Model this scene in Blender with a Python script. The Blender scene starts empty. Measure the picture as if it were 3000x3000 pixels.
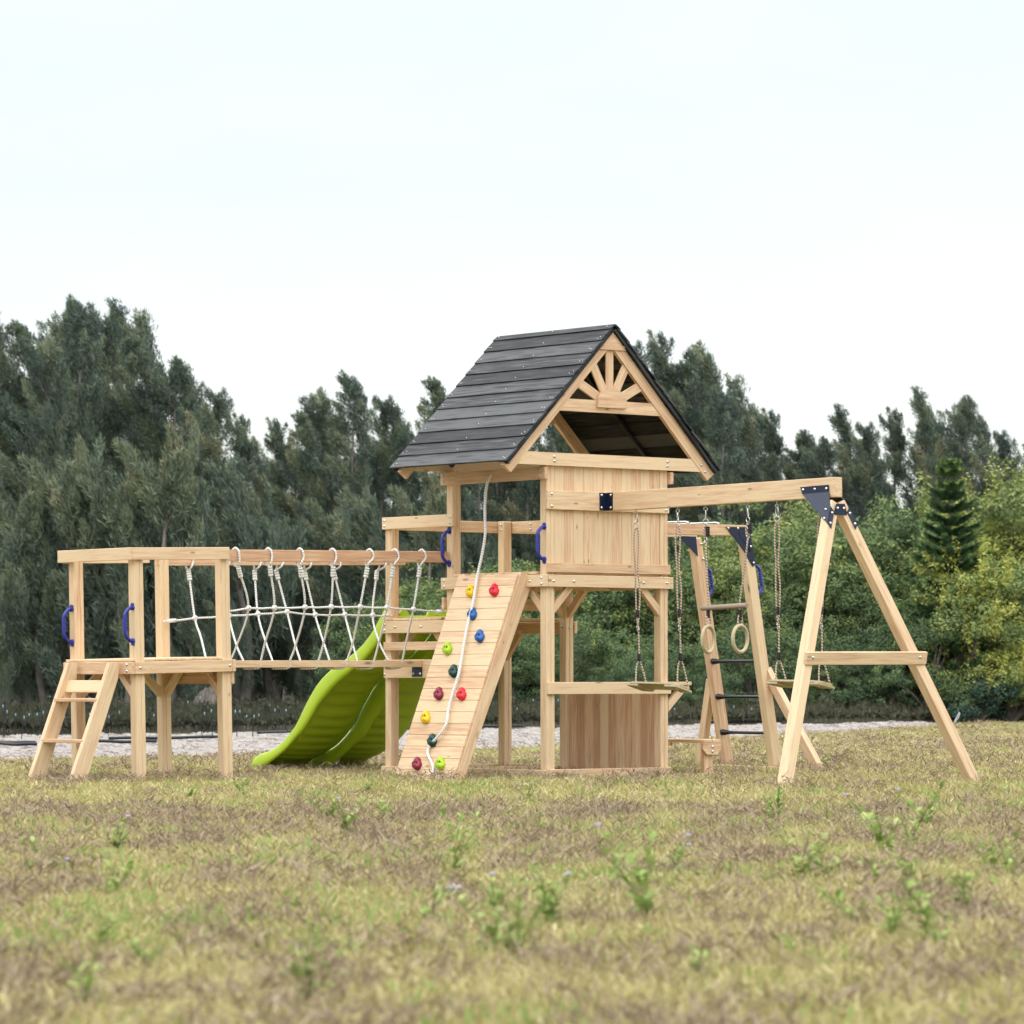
import bpy, math, random
import numpy as np
from mathutils import Vector, Matrix

random.seed(7); RNG = np.random.default_rng(11)
SC = bpy.context.scene
COL = SC.collection
R = math.radians

# ------------------------------------------------------------------ camera, light, exposure
CAM = Vector((-18.6286, -21.9416, 0.7187))
YAW, PITCH, ROLL = R(39.8163), R(2.4569), R(-0.0569)
FWD = Vector((math.sin(YAW), math.cos(YAW), 0)); RGT = Vector((math.cos(YAW), -math.sin(YAW), 0))
cd = bpy.data.cameras.new('camera'); cam = bpy.data.objects.new('camera', cd); COL.objects.link(cam)
f3 = Vector((math.sin(YAW)*math.cos(PITCH), math.cos(YAW)*math.cos(PITCH), math.sin(PITCH)))
u3 = RGT.cross(f3)
r2 = RGT*math.cos(ROLL) + u3*math.sin(ROLL); u2 = u3*math.cos(ROLL) - RGT*math.sin(ROLL)
M = Matrix((( r2.x, u2.x, -f3.x, CAM.x), (r2.y, u2.y, -f3.y, CAM.y), (r2.z, u2.z, -f3.z, CAM.z), (0,0,0,1)))
cam.matrix_world = M
cd.sensor_width = 36; cd.lens = 36*11633.76/3000; cd.clip_start = 0.5; cd.clip_end = 3000
cd.dof.use_dof = True; cd.dof.focus_distance = 29.3; cd.dof.aperture_fstop = 7.2
SC.camera = cam
SC.render.resolution_x = SC.render.resolution_y = 1024
SC.view_settings.view_transform = 'Standard'; SC.view_settings.look = 'None'
SC.view_settings.exposure = 0.38; SC.view_settings.gamma = 1.0
SC.cycles.use_denoising = True
SC.cycles.max_bounces = 6; SC.cycles.transparent_max_bounces = 8

SUN_EL, SUN_AZ = R(46), R(230)           # azimuth: where the light comes from, clockwise from +Y
w = bpy.data.worlds.new('World'); SC.world = w; w.use_nodes = True
nt = w.node_tree; nt.nodes.clear()
N = nt.nodes.new; L = nt.links.new
out = N('ShaderNodeOutputWorld'); add = N('ShaderNodeAddShader')
b1 = N('ShaderNodeBackground'); b2 = N('ShaderNodeBackground')
sky = N('ShaderNodeTexSky'); sky.sky_type = 'NISHITA'; sky.sun_disc = False
sky.sun_elevation = SUN_EL; sky.sun_rotation = SUN_AZ
L(sky.outputs[0], b1.inputs[0]); b1.inputs[1].default_value = 0.05
# overcast dome: the cloud layer is about three times brighter overhead than at the horizon
tc = N('ShaderNodeTexCoord'); sx = N('ShaderNodeSeparateXYZ'); L(tc.outputs['Generated'], sx.inputs[0])
mr = N('ShaderNodeFloatCurve'); L(sx.outputs['Z'], mr.inputs['Value'])
cv = mr.mapping.curves[0]; cv.points[0].location = (0, .216); cv.points[1].location = (1, .86)
for p_ in ((.17, .227), (.30, .36), (.6, .72)): cv.points.new(*p_)
mr.mapping.update()
mx3 = N('ShaderNodeMath'); mx3.operation = 'MULTIPLY'; mx3.inputs[1].default_value = 2.6; L(mr.outputs[0], mx3.inputs[0]); mr = mx3
cr = N('ShaderNodeValToRGB'); L(sx.outputs['Z'], cr.inputs[0])
cr.color_ramp.elements[0].position = 0.0; cr.color_ramp.elements[0].color = (1.0, 0.96, 0.93, 1)
cr.color_ramp.elements[1].position = 0.4; cr.color_ramp.elements[1].color = (0.98, 0.98, 0.98, 1)
for p_, c_ in ((.10, (0.985, 0.965, .94)), (.17, (0.945, 0.935, .935))):
    e_ = cr.color_ramp.elements.new(p_); e_.color = (*c_, 1)
nz = N('ShaderNodeTexNoise'); nz.inputs['Scale'].default_value = 5; nz.inputs['Detail'].default_value = 5
mp = N('ShaderNodeMapping'); mp.inputs['Scale'].default_value = (1, 1, 4); L(tc.outputs['Generated'], mp.inputs[0]); L(mp.outputs[0], nz.inputs[0])
nr = N('ShaderNodeMapRange'); L(nz.outputs[0], nr.inputs[0]); nr.inputs[1].default_value = 0.3; nr.inputs[2].default_value = 0.7
nr.inputs[3].default_value = 0.91; nr.inputs[4].default_value = 1.06
mm = N('ShaderNodeMath'); mm.operation = 'MULTIPLY'; L(mr.outputs[0], mm.inputs[0]); L(nr.outputs[0], mm.inputs[1])
L(cr.outputs[0], b2.inputs[0]); L(mm.outputs[0], b2.inputs[1])
L(b1.outputs[0], add.inputs[0]); L(b2.outputs[0], add.inputs[1]); L(add.outputs[0], out.inputs[0])

sd = bpy.data.lights.new('sun', 'SUN'); sun = bpy.data.objects.new('sun', sd); COL.objects.link(sun)
sd.energy = 2.3; sd.angle = R(18); sd.color = (1.0, 0.965, 0.92)
sv = Vector((math.sin(SUN_AZ)*math.cos(SUN_EL), math.cos(SUN_AZ)*math.cos(SUN_EL), math.sin(SUN_EL)))
sun.rotation_euler = sv.to_track_quat('Z', 'Y').to_euler()

# ------------------------------------------------------------------ materials
def mat(name):
    m = bpy.data.materials.new(name); m.use_nodes = True
    t = m.node_tree; t.nodes.clear()
    o = t.nodes.new('ShaderNodeOutputMaterial'); b = t.nodes.new('ShaderNodeBsdfPrincipled')
    t.links.new(b.outputs[0], o.inputs[0])
    return m, t, b, t.nodes.new, t.links.new
def ramp(n, stops):
    r = n('ShaderNodeValToRGB'); e = r.color_ramp.elements
    e[0].position, e[0].color = stops[0][0], (*stops[0][1], 1)
    e[1].position, e[1].color = stops[-1][0], (*stops[-1][1], 1)
    for p, c in stops[1:-1]:
        x = e.new(p); x.color = (*c, 1)
    return r
def wood(name, c_light, c_mid, c_dark, rough=0.7, knots=True):
    m, t, b, n, l = mat(name)
    a = n('ShaderNodeAttribute'); a.attribute_name = 'gc'
    tn = n('ShaderNodeAttribute'); tn.attribute_name = 'tone'
    mp = n('ShaderNodeMapping'); mp.inputs['Scale'].default_value = (1.1, 26, 26); l(a.outputs['Vector'], mp.inputs[0])
    n1 = n('ShaderNodeTexNoise'); n1.inputs['Scale'].default_value = 1.0; n1.inputs['Detail'].default_value = 4; n1.inputs['Distortion'].default_value = 0.6
    l(mp.outputs[0], n1.inputs[0])
    w1 = n('ShaderNodeMath'); w1.operation = 'MULTIPLY'; w1.inputs[1].default_value = 34; l(n1.outputs[0], w1.inputs[0])
    s1 = n('ShaderNodeMath'); s1.operation = 'SINE'; l(w1.outputs[0], s1.inputs[0])
    mp2 = n('ShaderNodeMapping'); mp2.inputs['Scale'].default_value = (4, 220, 220); l(a.outputs['Vector'], mp2.inputs[0])
    n2 = n('ShaderNodeTexNoise'); n2.inputs['Detail'].default_value = 3; l(mp2.outputs[0], n2.inputs[0])
    mp3 = n('ShaderNodeMapping'); mp3.inputs['Scale'].default_value = (0.8, 9, 9); l(a.outputs['Vector'], mp3.inputs[0])
    n3 = n('ShaderNodeTexNoise'); n3.inputs['Detail'].default_value = 2; l(mp3.outputs[0], n3.inputs[0])
    # blend
    q1 = n('ShaderNodeMath'); q1.operation = 'MULTIPLY_ADD'; l(s1.outputs[0], q1.inputs[0]); q1.inputs[1].default_value = 0.13; l(tn.outputs['Fac'], q1.inputs[2])
    q2 = n('ShaderNodeMath'); q2.operation = 'MULTIPLY_ADD'; l(n3.outputs[0], q2.inputs[0]); q2.inputs[1].default_value = 1.2; l(q1.outputs[0], q2.inputs[2])
    q3 = n('ShaderNodeMath'); q3.operation = 'MULTIPLY_ADD'; l(n2.outputs[0], q3.inputs[0]); q3.inputs[1].default_value = 0.25; l(q2.outputs[0], q3.inputs[2])
    q4 = n('ShaderNodeMath'); q4.operation = 'SUBTRACT'; l(q3.outputs[0], q4.inputs[0]); q4.inputs[1].default_value = 0.72
    cr = ramp(n, [(0.15, c_light), (0.5, c_mid), (0.95, c_dark)]); l(q4.outputs[0], cr.inputs[0])
    col = cr.outputs[0]
    if knots:
        mk = n('ShaderNodeMapping'); mk.inputs['Scale'].default_value = (2.6, 8, 8); l(a.outputs['Vector'], mk.inputs[0])
        v = n('ShaderNodeTexVoronoi'); l(mk.outputs[0], v.inputs[0]); v.inputs['Scale'].default_value = 1.0
        sp = n('ShaderNodeSeparateColor'); l(v.outputs['Color'], sp.inputs[0])
        g = n('ShaderNodeMath'); g.operation = 'MULTIPLY'; l(sp.outputs[0], g.inputs[0]); g.inputs[1].default_value = 0.16
        rr = n('ShaderNodeMapRange'); rr.interpolation_type = 'SMOOTHSTEP'; l(v.outputs['Distance'], rr.inputs[0]); rr.inputs[1].default_value = 0.0
        l(g.outputs[0], rr.inputs[2]); rr.inputs[3].default_value = 0.85; rr.inputs[4].default_value = 0.0
        mx = n('ShaderNodeMix'); mx.data_type = 'RGBA'; l(rr.outputs[0], mx.inputs[0]); l(col, mx.inputs[6]); mx.inputs[7].default_value = (0.16, 0.075, 0.035, 1)
        col = mx.outputs[2]
        mk = n('ShaderNodeMapping'); mk.inputs['Scale'].default_value = (5.5, 16, 16); mk.inputs['Location'].default_value = (3.3, 1.7, 8.1); l(a.outputs['Vector'], mk.inputs[0])
        v = n('ShaderNodeTexVoronoi'); l(mk.outputs[0], v.inputs[0]); v.inputs['Scale'].default_value = 1.0
        sp = n('ShaderNodeSeparateColor'); l(v.outputs['Color'], sp.inputs[0])
        g = n('ShaderNodeMath'); g.operation = 'MULTIPLY_ADD'; l(sp.outputs[0], g.inputs[0]); g.inputs[1].default_value = 0.34; g.inputs[2].default_value = -.16
        gm = n('ShaderNodeMath'); gm.operation = 'MAXIMUM'; l(g.outputs[0], gm.inputs[0]); gm.inputs[1].default_value = 0.0005; g = gm
        rr = n('ShaderNodeMapRange'); l(v.outputs['Distance'], rr.inputs[0]); rr.inputs[1].default_value = 0.0
        l(g.outputs[0], rr.inputs[2]); rr.inputs[3].default_value = 0.95; rr.inputs[4].default_value = 0.0
        mx = n('ShaderNodeMix'); mx.data_type = 'RGBA'; l(rr.outputs[0], mx.inputs[0]); l(col, mx.inputs[6]); mx.inputs[7].default_value = (0.12, 0.055, 0.025, 1)
        col = mx.outputs[2]
    l(col, b.inputs['Base Color']); b.inputs['Roughness'].default_value = rough; b.inputs['Specular IOR Level'].default_value = 0.5 if knots else 0.22
    bp = n('ShaderNodeBump'); bp.inputs['Strength'].default_value = 0.25; bp.inputs['Distance'].default_value = 0.002
    l(n2.outputs[0], bp.inputs['Height']); l(bp.outputs[0], b.inputs['Normal'])
    return m
WOOD = wood('pale_cedar', (0.80, 0.605, 0.375), (0.715, 0.475, 0.285), (0.57, 0.325, 0.185))
BLACKWOOD = wood('black_stained_wood', (0.095, 0.098, 0.098), (0.034, 0.036, 0.037), (0.008, 0.009, 0.010), 0.55, False)
ASHWOOD = wood('plain_ply', (0.60, 0.52, 0.33), (0.50, 0.41, 0.25), (0.40, 0.32, 0.19), 0.6, False)
GREYWOOD = wood('weathered_dowel', (0.42, 0.33, 0.25), (0.33, 0.25, 0.19), (0.25, 0.19, 0.14), 0.7, False)
def plain(name, c, rough=0.5, metal=0.0, noise=0.0, scale=8, spec=0.5, trans=0.0):
    m, t, b, n, l = mat(name)
    if noise:
        tc = n('ShaderNodeTexCoord'); nz = n('ShaderNodeTexNoise'); nz.inputs['Scale'].default_value = scale; nz.inputs['Detail'].default_value = 5
        l(tc.outputs['Object'], nz.inputs[0])
        r = ramp(n, [(0.3, tuple(x*(1-noise) for x in c)), (0.7, tuple(min(1, x*(1+noise)) for x in c))]); l(nz.outputs[0], r.inputs[0])
        l(r.outputs[0], b.inputs['Base Color'])
        bp = n('ShaderNodeBump'); bp.inputs['Strength'].default_value = 0.15; bp.inputs['Distance'].default_value = 0.003; l(nz.outputs[0], bp.inputs['Height']); l(bp.outputs[0], b.inputs['Normal'])
    else: b.inputs['Base Color'].default_value = (*c, 1)
    b.inputs['Roughness'].default_value = rough; b.inputs['Metallic'].default_value = metal; b.inputs['Specular IOR Level'].default_value = spec
    return m
NAVY = plain('navy_powder_coat', (0.012, 0.022, 0.058), 0.38, 0, 0.1, 60)
NAVYL = NAVY
STEEL = plain('zinc_steel', (0.62, 0.62, 0.60), 0.28, 1.0)
BLUEP = plain('blue_plastic', (0.03, 0.04, 0.33), 0.35, 0, 0.06, 40)
BLACKP = plain('black_plastic', (0.012, 0.013, 0.017), 0.3)
LIME = plain('lime_plastic', (0.46, 0.63, 0.025), 0.42, 0, 0.04, 6)
NAIL = plain('nail_head', (0.85, 0.86, 0.88), 0.5)
HOLD = {'yellow': (0.86, 0.58, 0.01), 'red': (0.75, 0.02, 0.035), 'blue': (0.025, 0.13, 0.42), 'lime green': (0.42, 0.66, 0.02), 'dark green': (0.012, 0.075, 0.065), 'maroon': (0.30, 0.025, 0.06)}
HOLDM = {k: plain(k.replace(' ', '_')+'_resin', v, 0.45, 0, 0.12, 50) for k, v in HOLD.items()}
def ropemat(name, c1, c2, freq):
    m, t, b, n, l = mat(name)
    a = n('ShaderNodeAttribute'); a.attribute_name = 'gc'; s = n('ShaderNodeSeparateXYZ'); l(a.outputs['Vector'], s.inputs[0])
    k = n('ShaderNodeMath'); k.operation = 'MULTIPLY_ADD'; l(s.outputs[0], k.inputs[0]); k.inputs[1].default_value = freq; l(s.outputs[1], k.inputs[2])
    sn = n('ShaderNodeMath'); sn.operation = 'SINE'; l(k.outputs[0], sn.inputs[0])
    r = ramp(n, [(0.0, c2), (0.45, c1), (1.0, c1)])
    mr = n('ShaderNodeMapRange'); l(sn.outputs[0], mr.inputs[0]); mr.inputs[1].default_value = -1; mr.inputs[2].default_value = 1
    l(mr.outputs[0], r.inputs[0]); l(r.outputs[0], b.inputs['Base Color']); b.inputs['Roughness'].default_value = 0.85
    bp = n('ShaderNodeBump'); bp.inputs['Strength'].default_value = 0.8; bp.inputs['Distance'].default_value = 0.003; l(mr.outputs[0], bp.inputs['Height']); l(bp.outputs[0], b.inputs['Normal'])
    return m
WROPE = ropemat('white_rope', (0.86, 0.86, 0.83), (0.60, 0.60, 0.58), 330)
BROPE = ropemat('brown_rope', (0.62, 0.50, 0.38), (0.16, 0.08, 0.04), 300)
WPLAS = plain('white_plastic', (0.8, 0.8, 0.77), 0.5)

def foliage(name, stops, rough=0.65, trans=0.25):
    m = bpy.data.materials.new(name); m.use_nodes = True
    t = m.node_tree; t.nodes.clear(); n = t.nodes.new; l = t.links.new
    o = n('ShaderNodeOutputMaterial'); d = n('ShaderNodeBsdfDiffuse'); tr = n('ShaderNodeBsdfTranslucent'); mx = n('ShaderNodeMixShader')
    a = n('ShaderNodeAttribute'); a.attribute_name = 'tone'
    oi = n('ShaderNodeObjectInfo')
    ad = n('ShaderNodeMath'); ad.operation = 'MULTIPLY_ADD'; l(oi.outputs['Random'], ad.inputs[0]); ad.inputs[1].default_value = 0.22; l(a.outputs['Fac'], ad.inputs[2])
    sb = n('ShaderNodeMath'); sb.operation = 'SUBTRACT'; l(ad.outputs[0], sb.inputs[0]); sb.inputs[1].default_value = 0.11
    r = ramp(n, stops); l(sb.outputs[0], r.inputs[0]); l(r.outputs[0], d.inputs[0]); l(r.outputs[0], tr.inputs[0])
    mx.inputs[0].default_value = trans; l(d.outputs[0], mx.inputs[1]); l(tr.outputs[0], mx.inputs[2]); l(mx.outputs[0], o.inputs[0])
    return m
CAS = foliage('casuarina_needles', [(0, (0.12, 0.165, 0.14)), (0.4, (0.205, 0.265, 0.19)), (0.75, (0.30, 0.345, 0.21)), (1, (0.42, 0.40, 0.26))])
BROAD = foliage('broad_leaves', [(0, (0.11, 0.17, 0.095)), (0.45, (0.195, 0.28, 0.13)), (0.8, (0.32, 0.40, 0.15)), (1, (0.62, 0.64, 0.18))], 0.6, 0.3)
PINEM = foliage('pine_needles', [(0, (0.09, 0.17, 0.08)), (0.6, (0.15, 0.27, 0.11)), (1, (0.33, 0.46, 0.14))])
FERNM = foliage('feathery_leaves', [(0, (0.045, 0.08, 0.06)), (1, (0.10, 0.16, 0.11))])
SCRUB = foliage('scrub_leaves', [(0, (0.085, 0.08, 0.065)), (0.5, (0.10, 0.115, 0.065)), (1, (0.20, 0.17, 0.12))])
GRASSG = foliage('green_grass', [(0, (0.18, 0.20, 0.045)), (0.5, (0.42, 0.415, 0.12)), (1, (0.78, 0.71, 0.32))], 0.6, 0.3)
STRAW = foliage('dry_grass', [(0, (0.31, 0.25, 0.10)), (0.5, (0.58, 0.50, 0.22)), (1, (0.90, 0.82, 0.48))], 0.6, 0.25)
TWIG = foliage('dry_weed', [(0, (0.22, 0.15, 0.10)), (0.5, (0.38, 0.29, 0.20)), (1, (0.56, 0.46, 0.33))], 0.7, 0.1)
WEEDM = foliage('weed_leaf', [(0, (0.24, 0.35, 0.09)), (0.5, (0.40, 0.52, 0.16)), (1, (0.60, 0.68, 0.28))], 0.5, 0.35)
LILAC = plain('lilac_petals', (0.55, 0.50, 0.72), 0.7)
FLUFF = plain('white_fluff', (0.8, 0.8, 0.78), 0.9)
BARK = plain('grey_bark', (0.22, 0.195, 0.17), 0.9, 0, 0.35, 6)

# ------------------------------------------------------------------ mesh building
def _cham():
    # chamfered unit box topology: 24 verts, 26 faces
    vs, idx = [], {}
    for sxx in (-1, 1):
        for sy in (-1, 1):
            for sz in (-1, 1):
                for ax in range(3):
                    idx[(sxx, sy, sz, ax)] = len(vs); vs.append((sxx, sy, sz, ax))
    fs = []
    for ax in range(3):
        o1, o2 = [(1, 2), (2, 0), (0, 1)][ax]
        for s in (-1, 1):
            q = []
            for a, b in ((-1, -1), (1, -1), (1, 1), (-1, 1)):
                k = [0, 0, 0]; k[ax] = s; k[o1] = a; k[o2] = b; q.append(idx[(*k, ax)])
            fs.append(q if s > 0 else q[::-1])
    for ax in range(3):
        o1, o2 = [(1, 2), (2, 0), (0, 1)][ax]
        for a in (-1, 1):
            for b in (-1, 1):
                def g(s, which):
                    k = [0, 0, 0]; k[ax] = s; k[o1] = a; k[o2] = b; return idx[(*k, which)]
                q = [g(-1, o1), g(1, o1), g(1, o2), g(-1, o2)]
                fs.append(q if a*b < 0 else q[::-1])
    for sxx in (-1, 1):
        for sy in (-1, 1):
            for sz in (-1, 1):
                q = [idx[(sxx, sy, sz, k)] for k in range(3)]
                fs.append(q if sxx*sy*sz > 0 else q[::-1])
    return vs, fs
CHV, CHF = _cham()
class MB:
    def __init__(s): s.v = []; s.f = []; s.gc = []; s.tone = []; s.mi = []; s.sm = []
    def addv(s, pts, gc, tone):
        b = len(s.v); s.v += [tuple(p) for p in pts]; s.gc += [tuple(g) for g in gc]; s.tone += ([tone]*len(pts) if not hasattr(tone, '__len__') else list(tone)); return b
    def obox(s, c, X, Y, Z, dx, dy, dz, ch=0.003, tone=None, mi=0):
        # grain runs along X; dims are full sizes
        c = Vector(c); X = Vector(X).normalized(); Y = Vector(Y).normalized(); Z = Vector(Z).normalized()
        h = (dx/2, dy/2, dz/2); ch = min(ch, 0.3*min(h)*2)
        if tone is None: tone = random.uniform(0.05, 0.55)
        off = (random.uniform(-50, 50), random.uniform(-50, 50), random.uniform(-50, 50))
        P, G = [], []
        for (a, b_, d, ax) in CHV:
            l_ = [a*h[0], b_*h[1], d*h[2]]
            for k in range(3):
                if k != ax: l_[k] -= ch*(1 if l_[k] > 0 else -1)
            P.append(c + X*l_[0] + Y*l_[1] + Z*l_[2]); G.append((l_[0]+off[0], l_[1]+off[1], l_[2]+off[2]))
        b = s.addv(P, G, tone)
        flip = X.cross(Y).dot(Z) < 0
        for q in CHF:
            s.f.append([b+i for i in (q[::-1] if flip else q)]); s.mi.append(mi); s.sm.append(False)
    def box(s, x0, x1, y0, y1, z0, z1, ch=0.003, tone=None, mi=0, axis=None):
        c = ((x0+x1)/2, (y0+y1)/2, (z0+z1)/2); d = (x1-x0, y1-y0, z1-z0)
        ax = axis if axis is not None else max(range(3), key=lambda k: d[k])
        E = [Vector((1,0,0)), Vector((0,1,0)), Vector((0,0,1))]; o = [ax, (ax+1) % 3, (ax+2) % 3]
        s.obox(c, E[o[0]], E[o[1]], E[o[2]], d[o[0]], d[o[1]], d[o[2]], ch, tone, mi)
    def beam(s, p0, p1, wid, thick, side=(0,1,0), ch=0.003, tone=None, mi=0):
        p0 = Vector(p0); p1 = Vector(p1); X = (p1-p0).normalized(); Sd = Vector(side); Sd = (Sd - X*Sd.dot(X)).normalized(); Z = X.cross(Sd)
        s.obox((p0+p1)/2, X, Sd, Z, (p1-p0).length, wid, thick, ch, tone, mi)
    def tube(s, pts, r, n=8, mi=0, cap=True, tone=0.3, smooth=True):
        pts = [Vector(p) for p in pts]; L0 = 0; rings = []
        rr = r if hasattr(r, '__len__') else [r]*len(pts)
        T = []
        for i in range(len(pts)):
            a = pts[max(0, i-1)]; b = pts[min(len(pts)-1, i+1)]; t = (b-a)
            T.append(t.normalized() if t.length > 1e-9 else Vector((0,0,1)))
        up = Vector((0,0,1)) if abs(T[0].z) < 0.9 else Vector((1,0,0))
        u = (up - T[0]*up.dot(T[0])).normalized()
        for i, p in enumerate(pts):
            if i: L0 += (p-pts[i-1]).length
            u = (u - T[i]*u.dot(T[i])).normalized(); v_ = T[i].cross(u)
            ring = [p + (u*math.cos(2*math.pi*k/n) + v_*math.sin(2*math.pi*k/n))*rr[i] for k in range(n+1)]
            rings.append(s.addv(ring, [(L0, 2*math.pi*k/n, 0) for k in range(n+1)], tone))
        for i in range(len(pts)-1):
            for k in range(n):
                s.f.append([rings[i]+k, rings[i]+k+1, rings[i+1]+k+1, rings[i+1]+k]); s.mi.append(mi); s.sm.append(smooth)
        if cap:
            s.f.append([rings[0]+k for k in range(n)][::-1]); s.mi.append(mi); s.sm.append(False)
            s.f.append([rings[-1]+k for k in range(n)]); s.mi.append(mi); s.sm.append(False)
    def poly(s, pts, depth_vec, tone=None, mi=0, grain=(1,0,0)):
        # extruded planar polygon
        pts = [Vector(p) for p in pts]; dv = Vector(depth_vec); n = len(pts)
        if tone is None: tone = random.uniform(0.05, 0.55)
        g = Vector(grain).normalized(); o = dv.normalized().cross(g).normalized(); q = dv.normalized(); off = random.uniform(-40, 40)
        nor = Vector((0,0,0))
        for i in range(n): nor += pts[i].cross(pts[(i+1) % n])
        if nor.dot(dv) > 0: pts = pts[::-1]
        def G(p): return (p.dot(g)+off, p.dot(o)+off, p.dot(q))
        A = pts; B = [p+dv for p in pts]
        b = s.addv(A, [G(p) for p in A], tone); c = s.addv(B, [G(p) for p in B], tone)
        s.f.append([b+i for i in range(n)]); s.mi.append(mi); s.sm.append(False)
        s.f.append([c+i for i in range(n)][::-1]); s.mi.append(mi); s.sm.append(False)
        for i in range(n):
            j = (i+1) % n
            bb = s.addv([A[i], A[j], B[j], B[i]], [G(p) for p in (A[i], A[j], B[j], B[i])], tone)
            s.f.append([bb+3, bb+2, bb+1, bb]); s.mi.append(mi); s.sm.append(False)
    def build(s, name, mats, parent=None, loc=None):
        me = bpy.data.meshes.new(name)
        V = s.v
        if loc is not None: V = [(p[0]-loc[0], p[1]-loc[1], p[2]-loc[2]) for p in V]
        me.from_pydata(V, [], s.f)
        a = me.attributes.new('gc', 'FLOAT_VECTOR', 'POINT'); a.data.foreach_set('vector', np.array(s.gc, dtype=np.float32).ravel())
        a = me.attributes.new('tone', 'FLOAT', 'POINT'); a.data.foreach_set('value', np.array(s.tone, dtype=np.float32))
        me.polygons.foreach_set('material_index', s.mi); me.polygons.foreach_set('use_smooth', s.sm)
        for m in (mats if isinstance(mats, (list, tuple)) else [mats]): me.materials.append(m)
        me.update()
        o = bpy.data.objects.new(name, me); COL.objects.link(o)
        if loc is not None: o.location = loc
        if parent is not None:
            o.parent = parent
            if parent.parent is None: o.location = Vector(loc or (0,0,0)) - Vector(ORG.get(parent.name, (0,0,0)))
            else: o.location = (0,0,0)
        return o
ORG = {}
def thing(name, label, cat, loc=(0,0,0), group=None):
    o = bpy.data.objects.new(name, None); COL.objects.link(o); o.location = loc; o.empty_display_size = 0.2
    o['label'] = label; o['category'] = cat
    if group: o['group'] = group
    ORG[o.name] = tuple(loc)
    return o
def tag(o, label=None, cat=None, group=None, kind=None):
    if label: o['label'] = label
    if cat: o['category'] = cat
    if group: o['group'] = group
    if kind: o['kind'] = kind
    return o
def sub(mb, name, mats, part):
    """a sub-part: built in world coordinates, parented to a part of a thing"""
    o = mb.build(name, mats)
    o.parent = part; root = part.parent
    o.location = -Vector(ORG[root.name]) - Vector(part.location)
    return o
def smooth(pts, k=6):
    pts = [Vector(p) for p in pts]; out = []
    P = [pts[0]*2-pts[1]] + pts + [pts[-1]*2-pts[-2]]
    for i in range(1, len(P)-2):
        for j in range(k):
            t = j/k; a, b, c, d = P[i-1], P[i], P[i+1], P[i+2]
            out.append(0.5*((2*b) + (c-a)*t + (2*a-5*b+4*c-d)*t*t + (3*b-a-3*c+d)*t**3))
    out.append(pts[-1]); return out

# one bolt mesh, copied
def _bolt():
    m = MB(); n = 10; prof = [(0.0105, 0), (0.0105, 0.0025), (0.0085, 0.003), (0.0078, 0.006), (0.0055, 0.0085), (0.0, 0.0095)]
    rings = [m.addv([(r_*math.cos(2*math.pi*k/n), r_*math.sin(2*math.pi*k/n), h_) for k in range(n)], [(0,0,0)]*n, 0) for r_, h_ in prof]
    for i in range(len(prof)-1):
        for k in range(n):
            m.f.append([rings[i]+k, rings[i]+(k+1) % n, rings[i+1]+(k+1) % n, rings[i+1]+k]); m.mi.append(0); m.sm.append(True)
    me_o = m.build('bolt', STEEL); me = me_o.data; bpy.data.objects.remove(me_o); return me
BOLT = _bolt()
def bolt(root, p, nrm=(0,-1,0)):
    o = bpy.data.objects.new('bolt', BOLT); COL.objects.link(o); o.parent = root
    o.location = Vector(p) - Vector(ORG[root.name]); o.rotation_euler = Vector(nrm).to_track_quat('Z', 'Y').to_euler()
    return o
FN, LN, RN = (0,-1,0), (-1,0,0), (1,0,0)

def handle(root, base, direction, h=0.235, rot=None, up=(0,0,1)):
    """D-shaped grab handle; base = lower fixing point"""
    m = MB(); b = Vector(base); d = Vector(direction).normalized(); U = Vector(up).normalized()
    for e in (0, 1):
        c = b + U*(h*e); m.tube([c - U*0.0 , c + d*0.016], 0.019, 10, tone=0)
        cc = c + U*(0.018 if e else -0.018); m.tube([cc, cc + d*0.013], 0.0145, 10)
    path = [b + d*0.012, b + d*0.034 + U*0.006, b + d*0.066 + U*0.040, b + d*0.072 + U*0.075, b + d*0.072 + U*(h-0.075), b + d*0.066 + U*(h-0.040), b + d*0.034 + U*(h-0.006), b + U*h + d*0.012]
    m.tube(smooth(path, 4), 0.0125, 10)
    for i in range(5):
        c = b + U*(0.078 + i*(h-0.156)/4) + d*0.0655
        m.tube([c - U*0.006, c + U*0.006], 0.0135, 8)
    return m.build('grab_handle', BLUEP, root)
def post(root, x0, x1, y0, y1, z0, z1, seam=True, name='post'):
    m = MB()
    if seam:
        xm = x0 + (x1-x0)*random.choice([0.42, 0.5, 0.58]); tn = random.uniform(0.0, 0.45)
        m.box(x0, xm, y0, y1, z0, z1, 0.005, tn, axis=2); m.box(xm, x1, y0, y1, z0, z1, 0.005, tn+random.uniform(-.2, .3), axis=2)
    else: m.box(x0, x1, y0, y1, z0, z1, 0.004, axis=2)
    return m.build(name, WOOD, root)
def board(root, name, *a, tone=None, ch=0.003, mt=None):
    m = MB(); m.box(*a, ch=ch, tone=tone); return m.build(name, mt or WOOD, root)
def stick(root, name, p0, p1, wid, thick, side=(0,1,0), tone=None, mt=None):
    m = MB(); m.beam(p0, p1, wid, thick, side, tone=tone); return m.build(name, mt or WOOD, root)

# ------------------------------------------------------------------ ground, sand
def G(d, s, z=0.0): return Vector((CAM.x, CAM.y, 0)) + FWD*d + RGT*s + Vector((0, 0, z))
def dv(v): return 0.7187*11633.76/(v-1999.3)
def GU(d, u, z=0.0): return G(d, (u-1500)/11633.76*d, z)
def Z(d, v): return 0.7187 + (1999.3-v)/11633.76*d

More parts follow.
